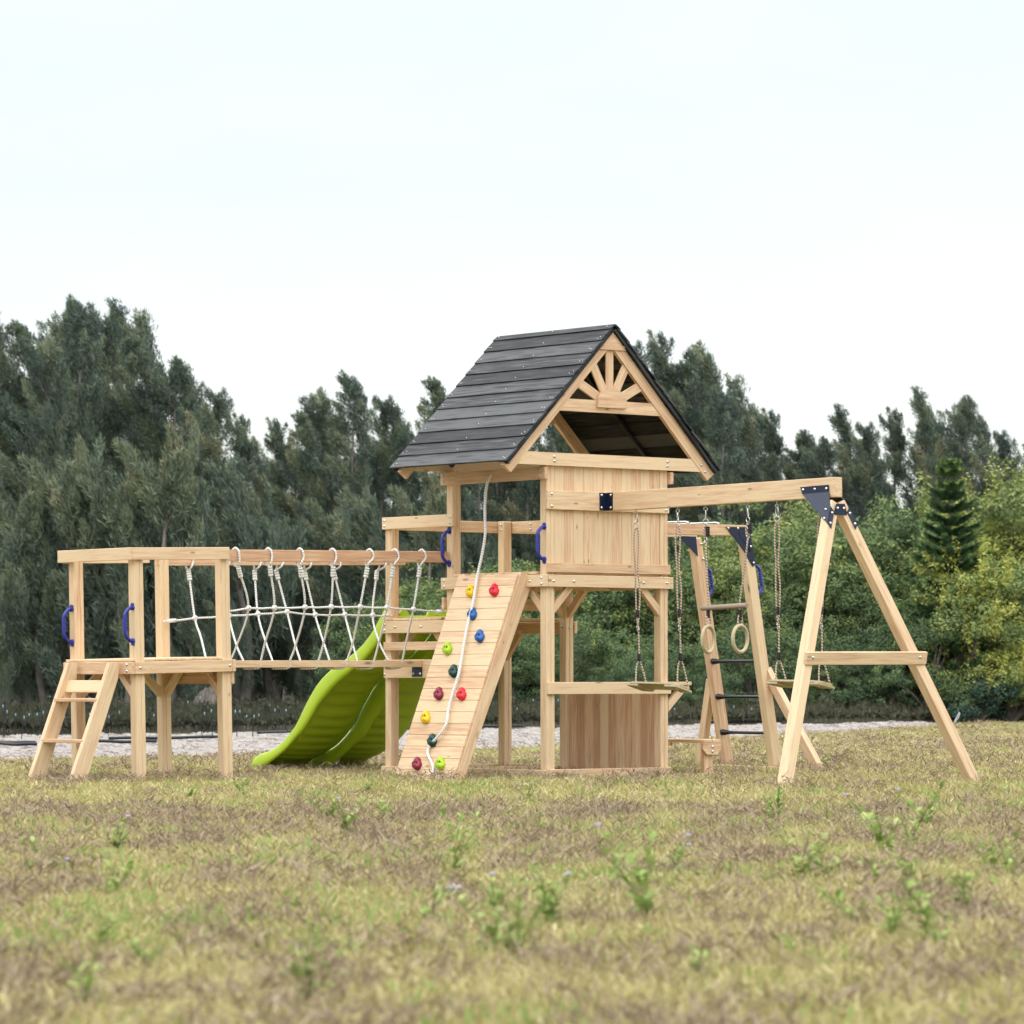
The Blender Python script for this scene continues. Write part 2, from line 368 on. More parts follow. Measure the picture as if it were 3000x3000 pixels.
m, t, b, n, l = mat('dry_soil')
tc = n('ShaderNodeTexCoord'); nz = n('ShaderNodeTexNoise'); nz.inputs['Scale'].default_value = 1.3; nz.inputs['Detail'].default_value = 8; l(tc.outputs['Object'], nz.inputs[0])
r = ramp(n, [(0.3, (0.20, 0.155, 0.09)), (0.5, (0.28, 0.24, 0.12)), (0.7, (0.26, 0.26, 0.11))]); l(nz.outputs[0], r.inputs[0]); l(r.outputs[0], b.inputs['Base Color'])  # soil colour darkened to stand for shade in gaps between grass tufts
b.inputs['Roughness'].default_value = 0.95
SOIL = m
me = bpy.data.meshes.new('ground')
gv, gf = [], []
ds = [0.5]+[4*1.09**i for i in range(44)]+[185]
ss = np.linspace(-1, 1, 25)
for i, d in enumerate(ds):
    for s in ss: gv.append(tuple(G(d-25 if i == 0 else d, s*110, 0)))
for i in range(len(ds)-1):
    for j in range(24):
        a = i*25+j; gf.append((a, a+1, a+26, a+25))
me.from_pydata(gv, [], gf); me.materials.append(SOIL)
o = bpy.data.objects.new('ground', me); COL.objects.link(o); o['kind'] = 'structure'

# forest floor behind the sand
m, t, b, n, l = mat('forest_floor')
tc = n('ShaderNodeTexCoord'); nz = n('ShaderNodeTexNoise'); nz.inputs['Scale'].default_value = 2.0; nz.inputs['Detail'].default_value = 8; l(tc.outputs['Object'], nz.inputs[0])
r = ramp(n, [(0.3, (0.06, 0.055, 0.04)), (0.5, (0.09, 0.09, 0.05)), (0.7, (0.15, 0.12, 0.085))]); l(nz.outputs[0], r.inputs[0]); l(r.outputs[0], b.inputs['Base Color']); b.inputs['Roughness'].default_value = 1
FLOOR = m
backU = [-900, -300, 0, 700, 1100, 1500, 2000, 2500, 2925, 3300, 3900]
backV = [2168, 2165, 2163, 2153, 2148, 2142, 2133, 2129, 2121, 2113, 2109]
frontV = [2250, 2243, 2237, 2224, 2212, 2203, 2181, 2152, 2123, 2113, 2109]
def bd(u): return dv(np.interp(u, backU, backV))
def fd(u): return dv(np.interp(u, backU, frontV))
me = bpy.data.meshes.new('forest_floor'); gv, gf = [], []
us = np.linspace(-900, 3900, 60)
for k, e in enumerate([0, 1.5, 5, 12, 30, 120]):
    for u in us:
        d = bd(u)-0.3; gv.append(tuple(GU(d, u, 0.004+(0.12 if k == 1 else 0.22 if k > 1 else 0)) + FWD*e))
for i in range(5):
    for j in range(59): a = i*60+j; gf.append((a, a+1, a+61, a+60))
me.from_pydata(gv, [], gf); me.materials.append(FLOOR)
o = bpy.data.objects.new('forest_floor', me); COL.objects.link(o); o['kind'] = 'structure'

# sand strip
m, t, b, n, l = mat('pale_sand')
tc = n('ShaderNodeTexCoord'); nz = n('ShaderNodeTexNoise'); nz.inputs['Scale'].default_value = 5; nz.inputs['Detail'].default_value = 8; mpp = n('ShaderNodeMapping'); mpp.inputs['Scale'].default_value = (1, 1, 4); l(tc.outputs['Object'], mpp.inputs[0]); l(mpp.outputs[0], nz.inputs[0])
r = ramp(n, [(0.36, (0.13, 0.105, 0.08)), (0.49, (0.32, 0.285, 0.25)), (0.7, (0.42, 0.38, 0.35))]); l(nz.outputs[0], r.inputs[0]); l(r.outputs[0], b.inputs['Base Color']); b.inputs['Roughness'].default_value = 0.95
bp = n('ShaderNodeBump'); bp.inputs['Strength'].default_value = 0.7; bp.inputs['Distance'].default_value = 0.05; l(nz.outputs[0], bp.inputs['Height']); l(bp.outputs[0], b.inputs['Normal'])
SAND = m
nu, nd = 560, 60
us = np.linspace(-700, 2925, nu); W8 = RNG.uniform(0, 6.28, (14,)); K8 = RNG.uniform(0.8, 9, (14, 2)) * RNG.choice([-1, 1], (14, 2))
gv, gf = [], []
for j in range(nd):
    tt = j/(nd-1)
    for i, u in enumerate(us):
        d0 = fd(u)+0.3*math.sin(u*0.021)+0.2*math.sin(u*0.057+1); d1 = bd(u)
        d1 = max(d1, d0+0.1); d = d0+(d1-d0)*tt; p = GU(d, u)
        hN = sum(math.sin(K8[k, 0]*p.x*0.9+K8[k, 1]*p.y*0.9+W8[k])/(abs(K8[k, 0])+abs(K8[k, 1])) for k in range(14))
        e = min(1, tt*6, (1-tt)*7+0.45)*min(1, (2925-u)/250+0.05)
        z = -0.045+e*(0.045+0.05*abs(hN)+0.03*math.sin(3*math.pi*tt)**2 + 0.03*random.random())
        gv.append((p.x, p.y, z))
for j in range(nd-1):
    for i in range(nu-1): a = j*nu+i; gf.append((a, a+1, a+nu+1, a+nu))
me = bpy.data.meshes.new('sand'); me.from_pydata(gv, [], gf); me.materials.append(SAND)
me.polygons.foreach_set('use_smooth', [True]*len(gf))
o = bpy.data.objects.new('sand_strip', me); COL.objects.link(o); o['kind'] = 'structure'

# ------------------------------------------------------------------ play tower
W_, D_ = 1.2, 1.2
T = thing('play_tower', 'wooden play tower with a black gable roof, plank wall and a lower deck behind it', 'play tower', (0.6, 0.6, 0))
# posts
post(T, .015, .092, .029, .106, 0, 2.31); post(T, 1.124, 1.2, .029, .106, 0, 2.31)
post(T, .012, .090, 1.108, 1.185, 0, 2.31); post(T, 1.12, 1.2, 1.108, 1.185, 0, 2.31)
post(T, .003, .080, 1.843, 1.918, 0, 1.885+.088); post(T, 1.118, 1.197, 1.843, 1.918, 0, 1.973)
# ground boards
board(T, 'ground_board', .006, 1.205, 0, .027, 0, .088, tone=.45); board(T, 'ground_board', -.026, .003, 0, 1.93, 0, .085, tone=.0)
board(T, 'ground_board', 0, 1.2, 1.92, 1.948, 0, .085); board(T, 'ground_board', 1.203, 1.23, .03, 1.92, 0, .085); board(T, 'ground_board', .1, 1.11, 1.19, 1.215, 0, .085)
# tower deck
board(T, 'deck_beam', .006, 1.2, -.002, .027, 1.412, 1.5, tone=.2); board(T, 'deck_beam', -.028, .003, -.002, 1.205, 1.412, 1.5, tone=.18)
board(T, 'deck_beam', 0.0, 1.2, 1.187, 1.215, 1.412, 1.5); board(T, 'deck_beam', 1.203, 1.23, 0, 1.2, 1.412, 1.5); board(T, 'deck_beam', .095, 1.12, .6, .635, 1.41, 1.498)
mdk = MB()
for i in range(12): mdk.box(-.01 if 0 < i < 11 else .1, 1.19 if i else 1.115, .03+i*.0962, .03+i*.0962+.093, 1.504, 1.525)
mdk.build('deck', WOOD, T)
# front wall of vertical planks between the front posts
mw = MB(); e = np.linspace(.094, 1.122, 12)
TN = [.15, .5, .1, .3, .2, .3, .45, .15, .4, .12, .45, .3]
for i in range(11): mw.box(e[i]+.0006, e[i+1]-.0006, .036, .054, 1.527, 2.32, ch=.0018, tone=TN[i], axis=2)
mw.build('wall_panel', WOOD, T)
board(T, 'wall_board', .004, 1.2, -.002, .027, 1.517, 1.588, tone=.5)
board(T, 'swing_ledger', -.002, 1.19, -.0, .034, 1.974, 2.112, tone=.3)
# gable ends: trapezoid beam, barge boards, collar, peak piece (front and back)
def gable(y0, th, front):
    ax, az = .6, 3.325
    m = MB(); s = y0
    zt, zb = 2.387, 2.294
    m.poly([(ax-(az-zb)+.075, s, zb), (ax+(az-zb)-.075, s, zb), (ax+(az-zt)-.075, s, zt), (ax-(az-zt)+.075, s, zt)], (0, th, 0), tone=.1)
    m.build('gable_beam', WOOD, T)
    for sg in (-1, 1):
        m = MB(); q = .055
        # outer edge just under the roof boards; inner edge parallel
        A = (ax, s-.002, az-.012); B = (ax+sg*(1.03), s-.002, az-.012-1.03)
        m.poly([(ax, s-.004, az-.012), B[:1]+(s-.004,)+(B[2],), (B[0]-sg*.072, s-.004, B[2]-.052), (B[0]-sg*.112, s-.004, B[2]-.012), (ax, s-.004, az-.012-.118)], (0, th+.002, 0), tone=.45, grain=(sg, 0, -1))
        m.build('barge_board', WOOD, T)
    m = MB(); zt, zb = 2.787, 2.697
    m.poly([(ax-(az-zb)+.12, s+.002, zb), (ax+(az-zb)-.12, s+.002, zb), (ax+(az-zt)-.12, s+.002, zt), (ax-(az-zt)+.12, s+.002, zt)], (0, th-.004, 0), tone=.4)
    m.build('collar_beam', WOOD, T)
    m = MB(); m.poly([(ax-.15, s-.016, 3.163), (ax+.15, s-.016, 3.163), (ax+.142, s-.016, 3.171), (ax, s-.016, 3.306), (ax-.142, s-.016, 3.171)], (0, .011, 0), tone=.45)
    m.build('peak_piece', WOOD, T)
gable(-.012, .03, True); gable(1.19, .03, False)
# sunburst
cx, cz = .6, 2.735
for ang, ln in ((90, .42), (61, .325), (119, .325), (27, .30), (153, .30)):
    a = R(ang); p0 = Vector((cx+.05*math.cos(a), .004, cz+.05*math.sin(a)+.02)); ln2 = ln
    p1 = p0 + Vector((math.cos(a), 0, math.sin(a)))*ln2
    stick(T, 'sunburst_ray', p0, p1, .016, .072, (0, 1, 0), tone=random.uniform(.15, .5))
m = MB(); pts = [(cx-.14, -.034, cz)]+[(cx+.14*math.cos(a)*1.0, -.034, cz+.045+.095*math.sin(a)) for a in np.linspace(math.pi, 0, 15)]+[(cx+.14, -.034, cz)]
m.poly(pts, (0, .022, 0), tone=.5); m.build('sunburst_hub', WOOD, T)
# roof slopes
for sg in (-1, 1):
    m = MB(); SL = 1.478; n_ = 12; Y0, Y1 = -.062, 1.292
    X = Vector((0, 1, 0)); dn = Vector((sg, 0, -1)).normalized(); up = Vector((sg, 0, 1)).normalized()
    apex = Vector((.605, 0, 3.347)); e = [0, .062]+[.062+(SL-.062)*k/11 for k in range(1, 12)]
    for k in range(12):
        a0 = max(0, e[k]-.02); a1 = e[k+1]
        tilt = (dn*(a1-a0) + up*.010).normalized(); upp = X.cross(tilt)
        if upp.dot(up) < 0: upp = -upp
        c = apex + dn*((a0+a1)/2) + up*.006
        m.obox((c.x, (Y0+Y1)/2+random.uniform(-.002, .002), c.z), X, tilt, upp, Y1-Y0, a1-a0, .014, .002, random.uniform(0, .75), 0)
        # nails
        for yy in [Y0+.03, Y0+.055, .62, Y1-.03, Y1-.055]:
            if random.random() < .9:
                q = apex + dn*(a1-.022-random.uniform(0, .03)) + up*.0175; q = Vector((q.x, yy+random.uniform(-.006, .006), q.z))
                m.tube([q - upp*.004, q + upp*.002], .0032, 6, mi=1)
    m.build('roof_slope', [BLACKWOOD, NAIL], T)
    for yy in (Y0+.03, .6, Y1-.03):
        m = MB(); p0 = apex + dn*.03 - up*.018; p1 = apex + dn*(SL-.01) - up*.018
        m.beam((p0.x, yy, p0.z), (p1.x, yy, p1.z), .032, .030, (0, 1, 0), tone=.5)
        m.build('rafter', BLACKWOOD, T)
# eave beams, rope beam
board(T, 'rope_beam', -.028, .006, -.001, 1.212, 2.193, 2.283, tone=.6); board(T, 'rope_beam', 1.203, 1.233, 0, 1.21, 2.193, 2.283)
# lower front rail, side plank wall, counter
board(T, 'lower_rail', .006, 1.202, -.002, .027, .632, .72, tone=.15)
mw = MB(); e = np.linspace(.11, 1.105, 12)
for i in range(11): mw.box(1.15, 1.167, e[i]+.0005, e[i+1]-.0005, .03, .69, ch=.002, tone=[.8, .95, .35, .7, .45, .85, .1, .85, .4, .9, .55][i], axis=2)
mw.build('lower_wall_panel', WOOD, T)
board(T, 'counter', 1.175, 1.405, -.005, 1.33, .695, .722, tone=.35)
for y in (.03, 1.22):
    m = MB(); m.poly([(1.203, y, .50), (1.203, y, .575), (1.33, y, .692), (1.372, y, .692), (1.372, y, .655)], (0, .03, 0), tone=.2, grain=(1, 0, 1)); m.build('counter_bracket', WOOD, T)
# bench
m = MB(); m.box(1.60, 1.685, .075, 1.15, .265, .289, tone=.35); m.box(1.69, 1.772, .075, 1.15, .265, .289, tone=.2); bs = m.build('bench_seat', WOOD, T)
m = MB(); m.box(1.2, 1.62, .45, .52, .24, .263, tone=.6); m.build('bench_cleat', WOOD, T)
for y in (.085, 1.04):
    m = MB(); m.poly([(1.59, y-.012, .263), (1.772, y-.012, .263), (1.772, y-.012, .218), (1.735, y-.012, .175), (1.63, y-.012, .175), (1.59, y-.012, .215)], (0, .03, 0), tone=.5, grain=(1, 0, 0)); m.build('bench_bracket', WOOD, T)
    board(T, 'bench_leg', 1.63, 1.72, y+.02, y+.06, 0, .26, tone=.45); board(T, 'bench_foot', 1.2, 1.76, y-.01, y+.018, 0, .036)
bolt(T, (1.685, .071, .235)); bolt(T, (1.685, .071, .198))
# braces
def brace(p0, p1, side, w=.035, t_=.055): return stick(T, 'brace', p0, p1, w, t_, side)
brace((.07, .060, 1.225), (.265, .060, 1.425), (0,1,0), .04); brace((1.145, .060, 1.225), (.95, .060, 1.425), (0,1,0), .04)
brace((.050, .085, 1.225), (.050, .28, 1.425), (1,0,0), .04); brace((.05, 1.13, 1.225), (.05, .935, 1.425), (1,0,0), .04)
brace((1.16, 1.13, 1.225), (1.16, .935, 1.425), (1,0,0), .04); brace((1.14, 1.15, 1.225), (.945, 1.15, 1.425), (0,1,0), .04); brace((1.16, .085, 1.225), (1.16, .28, 1.425), (1,0,0), .04)
brace((.06, 1.88, .93), (.25, 1.88, 1.11), (0,1,0), .04); brace((1.15, 1.87, .90), (1.15, 1.68, 1.10), (1,0,0), .04); brace((1.14, 1.88, .93), (.95, 1.88, 1.11), (0,1,0), .04)
brace((.04, 1.16, .93), (.04, 1.35, 1.11), (1,0,0), .04)
# rear lower deck
board(T, 'rear_top_rail', -.031, -.001, 1.064, 1.918, 1.883, 1.973, tone=.05); board(T, 'rear_top_rail', 0, 1.2, 1.921, 1.949, 1.883, 1.97, tone=.4); board(T, 'rear_top_rail', 1.201, 1.229, 1.1, 1.92, 1.883, 1.97, tone=.4)
board(T, 'rear_deck_beam', -.031, -.001, 1.1, 1.9, 1.092, 1.184, tone=.1); board(T, 'rear_deck_beam', 0, 1.2, 1.921, 1.949, 1.092, 1.184); board(T, 'rear_deck_beam', 1.203, 1.231, 1.1, 1.93, 1.092, 1.184)
mdk = MB()
for i in range(7): mdk.box(-.01, 1.2, 1.225+i*.0985, 1.225+i*.0985+.095, 1.188, 1.207)
mdk.build('rear_deck', WOOD, T)
board(T, 'step_board', -.012, 1.2, 1.187, 1.215, 1.263, 1.353, tone=.5)
board(T, 'side_board', -.031, -.001, 1.12, 1.898, .961, 1.025, tone=.4); board(T, 'side_board', -.031, -.001, 1.1, 1.895, .752, .891, tone=.25)
# bolts on the tower
for x in (.055, 1.16):
    for z in (2.325, 2.358): bolt(T, (x, -.013, z))
for x, z in ((.04, 2.088), (.04, 1.998), (1.155, 1.998), (1.155, 2.088)): bolt(T, (x, 0, z))
for x in (.055, .25, .93, 1.16): bolt(T, (x, -.002, 1.455))
for y, zz in ((.04, (1.435, 1.478)), (1.165, (1.435, 1.478))):
    for z in zz: bolt(T, (-.028, y, z), LN)
bolt(T, (-.028, .17, 1.455), LN)
for y in (.055, 1.17):
    for z in (2.218, 2.258): bolt(T, (-.028, y, z), LN)
for y in (1.09, 1.885):
    for z in (1.908, 1.95): bolt(T, (-.031, y, z), LN)
for y, z in ((1.88, 1.158), (1.88, 1.115), (1.75, 1.138), (1.44, 1.138), (1.88, .78)): bolt(T, (-.031, y, z), LN)
for p in ((.05, -.002, .045), (1.16, -.002, .045)): bolt(T, p)
bolt(T, (-.026, .05, .045), LN)
for x, z in ((-.38, 2.30), (-.35, 2.35), (1.50, 2.345), (1.535, 2.295), (.48, 3.19), (.72, 3.19)): bolt(T, (x, -.03 if z > 3 else -.018, z))
for x in (1.16,):
    for z in (1.135,): bolt(T, (x, 1.108, z)); bolt(T, (1.118, 1.15, z+.01), LN)
for z in (1.905, 1.945): bolt(T, (1.118, 1.88, z), LN); bolt(T, (1.2, 1.62, z), LN)
handle(T, (.016, .05, 1.612), LN); handle(T, (.012, 1.145, 1.612), LN)
handle(T, (.016+0, .05, 1.612), LN) if False else None

# ------------------------------------------------------------------ climbing wall
C = thing('climbing_wall', 'leaning plank climbing wall with coloured holds against the tower deck', 'climbing wall', (-.6, .55, 0))
A0 = Vector((-.1, 0, 1.51)); B0 = Vector((-.715, 0, .005)); dn = (B0-A0).normalized(); nn = Vector((-.926, 0, .378))
SLn = (B0-A0).length; m = MB(); k = 18; st = SLn/k
tones = [.4, .2, .1, .2, .15, .3, .25, .05, .45, .45, .25, .05, .15, .5, .3, .35, .25, .2]
for i in range(k):
    c = A0 + dn*(st*(i+.5)) - nn*.009
    m.obox((c.x, .562, c.z), (0,1,0), dn, nn, .682, st-.0018, .018, .002, tones[i])
m.build('climbing_board', WOOD, C)
for y in (.248, .86):
    m = MB(); off = .052
    a = A0 - nn*.02 + dn*(-.02); b_ = B0 - nn*.02; th = .07
    pts = [(a.x, y, a.z), (a.x - nn.x*th*.8, y, 1.525), (a.x - nn.x*th*1.25, y, 1.40), (b_.x - nn.x*th*1.08, y, 0), (b_.x, y, 0)]
    m.poly(pts, (0, .042, 0) if y > .5 else (0, -.042, 0), tone=.35, grain=dn); m.build('side_rail', WOOD, C)
def hold(name, P):
    m = MB(); nx, ny = 20, 16; Yd = Vector((0,-1,0)); Ud = -dn; P = Vector(P) - nn*.018
    P = Vector((P.x, P.y, P.z)); rings = []
    # heart-like blob with two eye discs, coloured dark like shaded hollows
    outl = []
    for i in range(28):
        a = 2*math.pi*i/28
        r_ = .041*(1 + .16*math.cos(2*(a-2.2)) + .10*math.cos(3*a+.9) + .07*math.sin(4*a))
        outl.append((r_*math.cos(a)*1.02, r_*math.sin(a)*1.08))
    lay = [(1.0, 0), (1.04, .012), (.95, .026), (.74, .036), (.42, .040), (.15, .038)]
    for sc_, h_ in lay: rings.append(m.addv([P + Yd*(x*sc_) + Ud*(y*sc_) + nn*(h_ + (.006*math.sin(x*110)*math.cos(y*90) if h_ > .02 else 0)) for x, y in outl], [(0,0,0)]*28, 0))
    for i in range(len(lay)-1):
        for j in range(28): m.f.append([rings[i]+j, rings[i+1]+j, rings[i+1]+(j+1) % 28, rings[i]+(j+1) % 28][::-1]); m.mi.append(0); m.sm.append(True)
    m.f.append([rings[-1]+j for j in range(28)]); m.mi.append(0); m.sm.append(True)
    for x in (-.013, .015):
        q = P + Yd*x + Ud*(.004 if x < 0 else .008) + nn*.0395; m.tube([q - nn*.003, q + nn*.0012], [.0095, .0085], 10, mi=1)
    o = m.build('climbing_hold', [HOLDM[name], EYE_SHADE[name]], C); o['label'] = name + ' moulded climbing hold'
    return o
EYE_SHADE = {k_: plain(k_.replace(' ', '_')+'_hollow_shade', tuple(x*.28 for x in v), 0.6) for k_, v in HOLD.items()}  # darkened hold colours, the shade of eye hollows painted on flat discs
for nm, P in [('yellow', (-.171, .683, 1.388)), ('red', (-.17, .412, 1.392)), ('blue', (-.239, .58, 1.222)), ('blue', (-.308, .41, 1.055)), ('lime green', (-.343, .74, .967)),
              ('dark green', (-.411, .585, .801)), ('maroon', (-.479, .674, .637)), ('red', (-.48, .408, .634)), ('yellow', (-.549, .739, .465)),
              ('dark green', (-.617, .576, .299)), ('maroon', (-.686, .667, .13)), ('lime green', (-.683, .4, .136))]: hold(nm, P)
# climbing rope
rp = [(-.01, .60, 2.243), (-.033, .604, 2.238), (-.055, .612, 2.20), (-.065, .618, 2.164), (-.07, .629, 2.058), (-.08, .62, 1.952), (-.09, .603, 1.815), (-.1, .629, 1.657), (-.13, .645, 1.507)]
rp += [(-.217, .591, 1.303), (-.285, .573, 1.137), (-.357, .534, .961), (-.429, .495, .785), (-.483, .493, .652), (-.537, .483, .519), (-.579, .456, .418), (-.617, .507, .326), (-.631, .579, .264), (-.656, .572, .203), (-.69, .469, .113), (-.72, .444, .045)]
m = MB(); m.tube(smooth(rp, 6), .0108, 9); o = m.build('climbing_rope', WROPE); tag(o, 'thick white rope hanging from the tower down the climbing wall', 'rope')
# ------------------------------------------------------------------ slides
def slide(x0, x1, lab, drop=0.0):
    S = thing('wave_slide', lab, 'slide', ((x0+x1)/2, 2.8, 0), 'lime green slides behind the tower')
    top = [(1.91, 1.275), (1.95, 1.262), (2.0, 1.205), (2.103, 1.095), (2.234, .993), (2.386, .913), (2.596, .824), (2.788, .702), (2.944, .538), (3.081, .373), (3.258, .242), (3.397, .181), (3.537, .149), (3.628, .107), (3.66, .062)]
    low = [(1.88, 1.195), (1.93, 1.14), (1.99, 1.045), (2.09, .965), (2.20, .885), (2.33, .818), (2.557, .702), (2.769, .55), (2.943, .374), (3.08, .275), (3.21, .187), (3.377, .105), (3.47, .062), (3.57, .025), (3.63, .018)]
    TT = smooth([(0, a, b) for a, b in top], 7); LL = smooth([(0, a, b) for a, b in low], 7); nS = len(TT)
    # cross-section: fraction across (u) and height fraction between low (0) and top (1)
    sec = [(.004, -drop), (.0, .3), (-.002, .9), (.006, 1.0), (.02, 1.03), (.034, 1.0), (.040, .88), (.048, .74), (.065, .60), (.10, .50), (.17, .45)]
    Wd = x1-x0
    mid = [(t_, .42) for t_ in np.linspace(.24, Wd-.24, 5)]
    S2 = sec + mid + [(Wd-a, b) for a, b in sec[:2:-1]]
    m = MB(); rows = []
    for i in range(nS):
        A, B = TT[i], LL[i]; row = []
        arc = i/nS
        rib = .012*math.sin(i*1.57) if 10 < i < nS-16 else 0
        for j, (a, hh) in enumerate(S2):
            p = B + (A-B)*hh; inb = 8 < j < len(S2)-7
            row.append((x0+a, p.y, max(.006, p.z) + (rib*math.sin(math.pi*(a/Wd)) if inb else 0)))
        rows.append(m.addv(row, [(i*.04, a, 0) for a, _ in S2], 0))
    k2 = len(S2)
    for i in range(nS-1):
        for j in range(k2-1): m.f.append([rows[i]+j, rows[i]+j+1, rows[i+1]+j+1, rows[i+1]+j]); m.mi.append(0); m.sm.append(True)
    o = m.build('slide_chute', LIME, S)
    md = o.modifiers.new('thickness', 'SOLIDIFY'); md.thickness = .006; md.offset = 0
    # scalloped lip at the top
    m = MB()
    for cx_, ww in ((x0+.06, .05), (x0+.15, .055), (x1-.15, .055), (x1-.06, .05)):
        pts = [(cx_+ww*math.cos(a), 1.885, 1.208+.07*math.sin(a)) for a in np.linspace(0, math.pi, 11)]; m.poly(pts, (0, .02, 0), tone=0)
    m.box(x0, x1, 1.86, 1.905, 1.2085, 1.226, ch=.004); m.build('slide_lip', LIME, S)
    return S
slide(.012, .589, 'lime green wave slide nearer the rope bridge'); slide(.592, 1.17, 'lime green wave slide nearer the swings, second from the bridge', .5)

# ------------------------------------------------------------------ low platform with ladder
Pf = thing('entry_platform', 'low wooden platform with a three-step ladder at the left end', 'platform', (-2.44, 1.5, 0))
for x0, x1 in ((-2.818, -2.738), (-2.072, -1.992)):
    post(Pf, x0+.008, x1+.008, 1.13, 1.205, 0, 1.665); post(Pf, x0+.008, x1+.008, 1.885, 1.958, 0, 1.665)
board(Pf, 'top_rail', -2.845, -2.005, 1.098, 1.127, 1.588, 1.675, tone=.3); board(Pf, 'top_rail', -2.875, -2.846, 1.098, 2.0, 1.588, 1.675, tone=.2); board(Pf, 'top_rail', -2.845, -2.10, 1.96, 1.988, 1.583, 1.67, tone=.05)
board(Pf, 'deck_beam', -2.833, -1.996, 1.098, 1.127, .788, .874, tone=.35); board(Pf, 'deck_beam', -2.863, -2.834, 1.098, 1.965, .788, .874, tone=.5)
board(Pf, 'deck_beam', -2.833, -1.996, 1.96, 1.988, .788, .874); board(Pf, 'deck_beam', -1.994, -1.967, 1.098, 1.98, .788, .874); board(Pf, 'bridge_board', -1.993, -1.965, 1.12, 1.96, .70, .785, tone=.6)
mdk = MB()
for i in range(8): mdk.box(-2.85+i*.1075, -2.85+i*.1075+.104, 1.133, 1.952, .877, .895)
mdk.build('deck', WOOD, Pf)
for (a, b_, sd) in (((-2.77, 1.185, .62), (-2.77, 1.37, .80), (1,0,0)), ((-2.04, 1.92, .62), (-2.23, 1.92, .80), (0,1,0)), ((-2.76, 1.92, .62), (-2.57, 1.92, .80), (0,1,0)), ((-2.03, 1.19, .62), (-2.03, 1.38, .80), (1,0,0)), ((-2.02, 1.90, .62), (-2.02, 1.71, .80), (1,0,0))):
    stick(Pf, 'brace', a, b_, .038, .055, sd)
for x in (-2.79, -2.02): bolt(Pf, (x, 1.098, .832))
for x in (-2.84, -2.07):
    for z in (1.61, 1.65): bolt(Pf, (x, 1.098, z)) if False else None
for z in (.81, .855): bolt(Pf, (-2.863, 1.16, z), LN)
bolt(Pf, (-2.863, 1.83, .83), LN)
for y in (1.145, 1.915): handle(Pf, (-2.812, y, 1.02), LN)
# ladder
LA = Pf
def lx(z): return -2.915 - (.875-z)*.40      # centre line of the stringers
for y in (1.215, 1.74):
    m = MB(); pts = [(lx(.875)-.048, y, .872), (lx(.875)+.022, y, .872), (lx(.80)+.045, y, .76), (lx(0)+.062, y, 0), (lx(0)-.062, y, 0)]
    m.poly(pts, (0, .042, 0), tone=.25, grain=(-.345, 0, -.94)); m.build('ladder_stringer', WOOD, LA)
for z in (.612, .328): board(LA, 'ladder_tread', lx(z)-.058, lx(z)+.04, 1.235, 1.765, z-.012, z+.012, tone=.6)
m = MB(); m.beam((lx(.70)+.01, 1.257, .705), (lx(.70)+.01, 1.74, .705), .022, .088, (.94, 0, -.345), tone=.15); m.build('ladder_riser', WOOD, LA)
for z in (.63, .35):
    for dx in (-.03, .03): bolt(LA, (lx(z)+dx, 1.215, z-.02+dx*.3)).scale = (.45, .45, .45)
Pf.rotation_euler = (0, R(-1.35), 0)
# ------------------------------------------------------------------ rope bridge
Bd = thing('rope_bridge', 'rope bridge with white netting between the low platform and the tower', 'rope bridge', (-1.0, 1.5, 0))
stick(Bd, 'hand_rail', (-2.075, 1.166, 1.627), (-.002, 1.166, 1.656), .033, .084, (0,1,0), tone=.75)
stick(Bd, 'hand_rail', (-2.107, 1.905, 1.612), (.12, 1.828, 1.655), .03, .084, (0,1,0), tone=.55)
stick(Bd, 'foot_beam', (-1.975, 1.48, .852), (-.033, 1.48, .86), .12, .052, (0,1,0), tone=.3)
m = MB(); m.box(-.037, -.032, 1.42, 1.54, .762, .832, ch=.002); m.build('bracket', NAVY, Bd)
for y in (1.44, 1.52): bolt(Bd, (-.037, y, .785), LN)
near = [[[-1.936,1.16,1.666],[-1.905,1.17,1.511],[-1.789,1.22,1.254],[-1.785,1.37,.986],[-1.8,1.42,.883],[-1.792,1.44,.834]],[[-1.646,1.16,1.672],[-1.631,1.17,1.526],[-1.558,1.22,1.259],[-1.535,1.36,1.019],[-1.529,1.42,.884],[-1.537,1.43,.829]],[[-1.362,1.16,1.678],[-1.358,1.17,1.52],[-1.282,1.22,1.266],[-1.256,1.37,.988],[-1.266,1.42,.884],[-1.272,1.43,.829]],[[-1.065,1.16,1.684],[-1.064,1.17,1.531],[-1.044,1.22,1.272],[-1.005,1.36,1.012],[-1.005,1.42,.885],[-1.016,1.43,.83]],[[-.723,1.16,1.691],[-.755,1.17,1.53],[-.776,1.22,1.275],[-.736,1.36,1.013],[-.741,1.42,.886],[-.754,1.43,.83]],[[-.487,1.16,1.696],[-.511,1.17,1.537],[-.527,1.22,1.272],[-.492,1.36,1.014],[-.488,1.42,.887],[-.499,1.43,.831]],[[-.231,1.16,1.701],[-.259,1.17,1.539],[-.276,1.22,1.262],[-.243,1.33,1.072],[-.221,1.42,.887],[-.229,1.43,.835]]]
